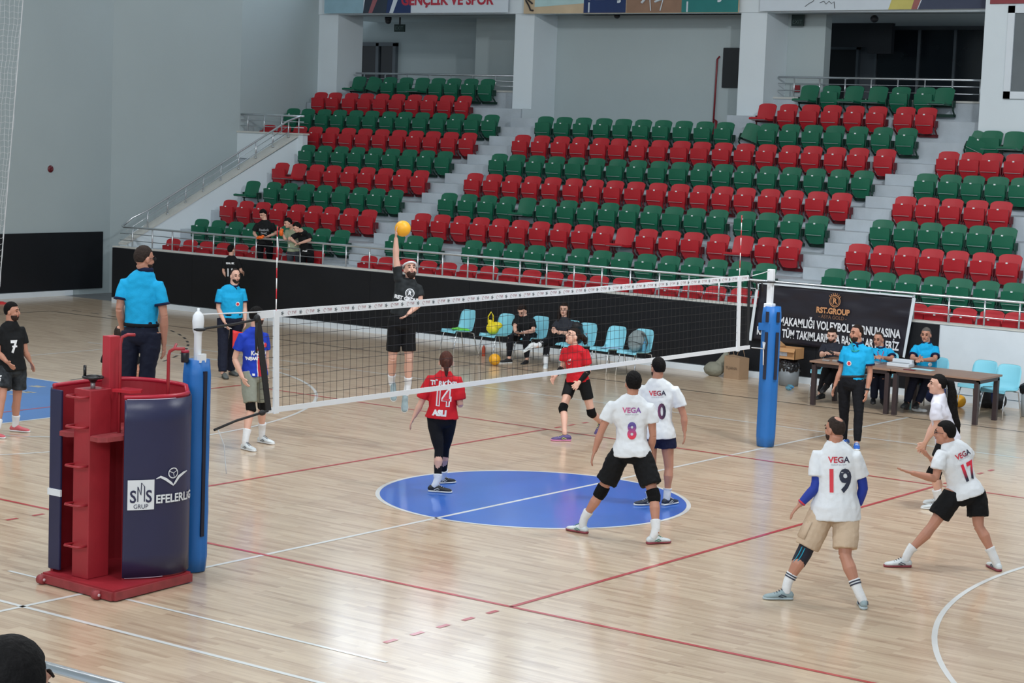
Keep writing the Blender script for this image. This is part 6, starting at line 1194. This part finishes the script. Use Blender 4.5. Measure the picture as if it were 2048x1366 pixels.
# --- bench
p = Person('bench_man','person in black seated on a light blue chair looking down at a phone',skin='c').body(curl=(.9,.9)); p.hair('dark',.12); p.beard('dark',1.03); p.shirt(TEEB, hem=.98, sleeve=.68); p.print_('11', .15, PRW, up=.72, side=-.03, back=False, sx=.7); p.bottoms(TBLK,1.94,'trousers',tr=(.068,.052,.046)); p.shoes(SHK,SOLW)
ph = (p.j['wl']+p.j['wr'])/2+p.fwd*.12+V((0,0,.0)); t = empty('phone', ph, 'black phone held by the seated man by the court', 'phone'); bm = B(); box(bm, -.035,-.07,-.005,.035,.07,.005,bev=.003); o = obj('body', bm, SHK, t); o.rotation_euler = (.5,0,.4)
p = Person('bench_woman','long haired person in black seated with crossed legs and striped white socks',skin='c',bulk=.92).body(curl=(.8,.8)); p.hair('dark',.09,low=.2); hd = p.j['hd']
bm = B()
for k in (-1,1): tube(bm, [hd+p.hs*k*.06+p.hu*.06-p.hf*.02, hd+p.hs*k*.085-p.hu*.02-p.hf*.01, hd+p.hs*k*.085-p.hu*.14, hd+p.hs*k*.10-p.hu*.27+p.hf*.03], [.03,.034,.036,.014], n=8)
p.add('long_hair', bm, HAIRM['dark'], fuse=.009, disp=.006, ds=.03)
p.shirt(M('tee_slate',(28,32,42),.8), hem=.98, sleeve=.72); p.bottoms(TBLK,1.74,'trousers',tr=(.07,.06,.055)); p.shoes(SHW,SOLW,None,SOCKW,.36,stripes=SHK)
# --- children
p = Person('kid_a','child in black tee with grey print standing at the railing with an orange glove',skin='c').body(curl=(.7,.7)); p.hair('black',.20,rough=.06); p.shirt(TEEB, hem=1.02, sleeve=.75, sl_r=1.1); p.print_('Reebok', .08, M('print_mid',(130,134,138),.6), up=.28, back=False); p.print_('', 0, M('print_mid',(130,134,138),.6), up=.45, back=False, shape=rect(.14,.018,8,2), rot=-18, name='chest_mark'); p.print_('', 0, M('print_mid',(130,134,138),.6), up=.45, back=False, shape=rect(.14,.014,8,2), rot=14, name='chest_mark'); p.bottoms(TBLK,1.9,'trousers'); p.shoes(SHK,SOLW)
ORG = M('glove_orange',(236,104,30),.6,var=.2,scale=20)
a_ = (p.j['wr']*.6+p.j['wl']*.4)+p.fwd*.12; bag_thing('glove', tuple(a_), 'orange glove held by the standing child at the railing', 'glove', lambda b: (ell(b,a_,(.09,.04,.035)), ell(b,a_+V((.07,0,.03)),(.04,.03,.025)), ell(b,a_+V((-.07,0,-.02)),(.04,.03,.025))), ORG, voxel=.007, disp=.004)
p = Person('kid_b','child in pale green shirt leaning over the railing between two others',skin='c').body(curl=(.7,.7)); p.hair('black',.16,rough=.05); p.shirt(M('shirt_sage',(150,160,134),.8), hem=1.02, sleeve=.9, sl_r=1.1); p.print_('S', .09, PRW, up=.7, side=-.08, back=False); p.bottoms(M('jeans_grey',(60,66,76),.8),1.9,'trousers'); p.shoes(SHK,SOLW)
a2 = p.j['wr']+p.fwd*.06+V((0,0,.02)); bag_thing('glove', tuple(a2), 'orange glove held by the child in pale green', 'glove', lambda b: (ell(b,a2,(.05,.045,.075)), ell(b,a2+V((.03,0,.06)),(.03,.03,.03))), ORG, voxel=.007, disp=.004)
p = Person('kid_c','child in black tee bending over the railing, rightmost of the three',skin='c').body(curl=(.6,.6)); p.hair('black',.16,rough=.05); p.shirt(TEEB, hem=1.0, sleeve=.8, sl_r=1.1); p.print_('SPORT', .04, PRW, up=.75, side=.03, back=False); p.bottoms(TBLK,1.9,'trousers'); p.shoes(SHK,SOLW)
p = Person('kid_one','child in black shirt with white number by the black front wall, back turned',skin='c').body(curl=(.6,.6)); p.hair('black',.15,rough=.05); p.shirt(TEEB, hem=1.02, sleeve=.75); p.print_('REAL SK', .06, PRW, up=.12, back=True); p.print_('11', .26, PRW, up=.52, back=True, sx=.8, bold=.01); p.bottoms(SHB,.8,'shorts',r1=.1); p.shoes(SHK,SOLW,None,SOCKW,.4)
# --- spectator whose dark hair shows at the lower left corner
p = Person('spectator','dark haired spectator close to the camera in the lower left corner',skin='b').body(legs=False); p.hair('black',.13,low=.1,rough=.02); p.shirt(TEEB, hem=1.02, sleeve=.6)
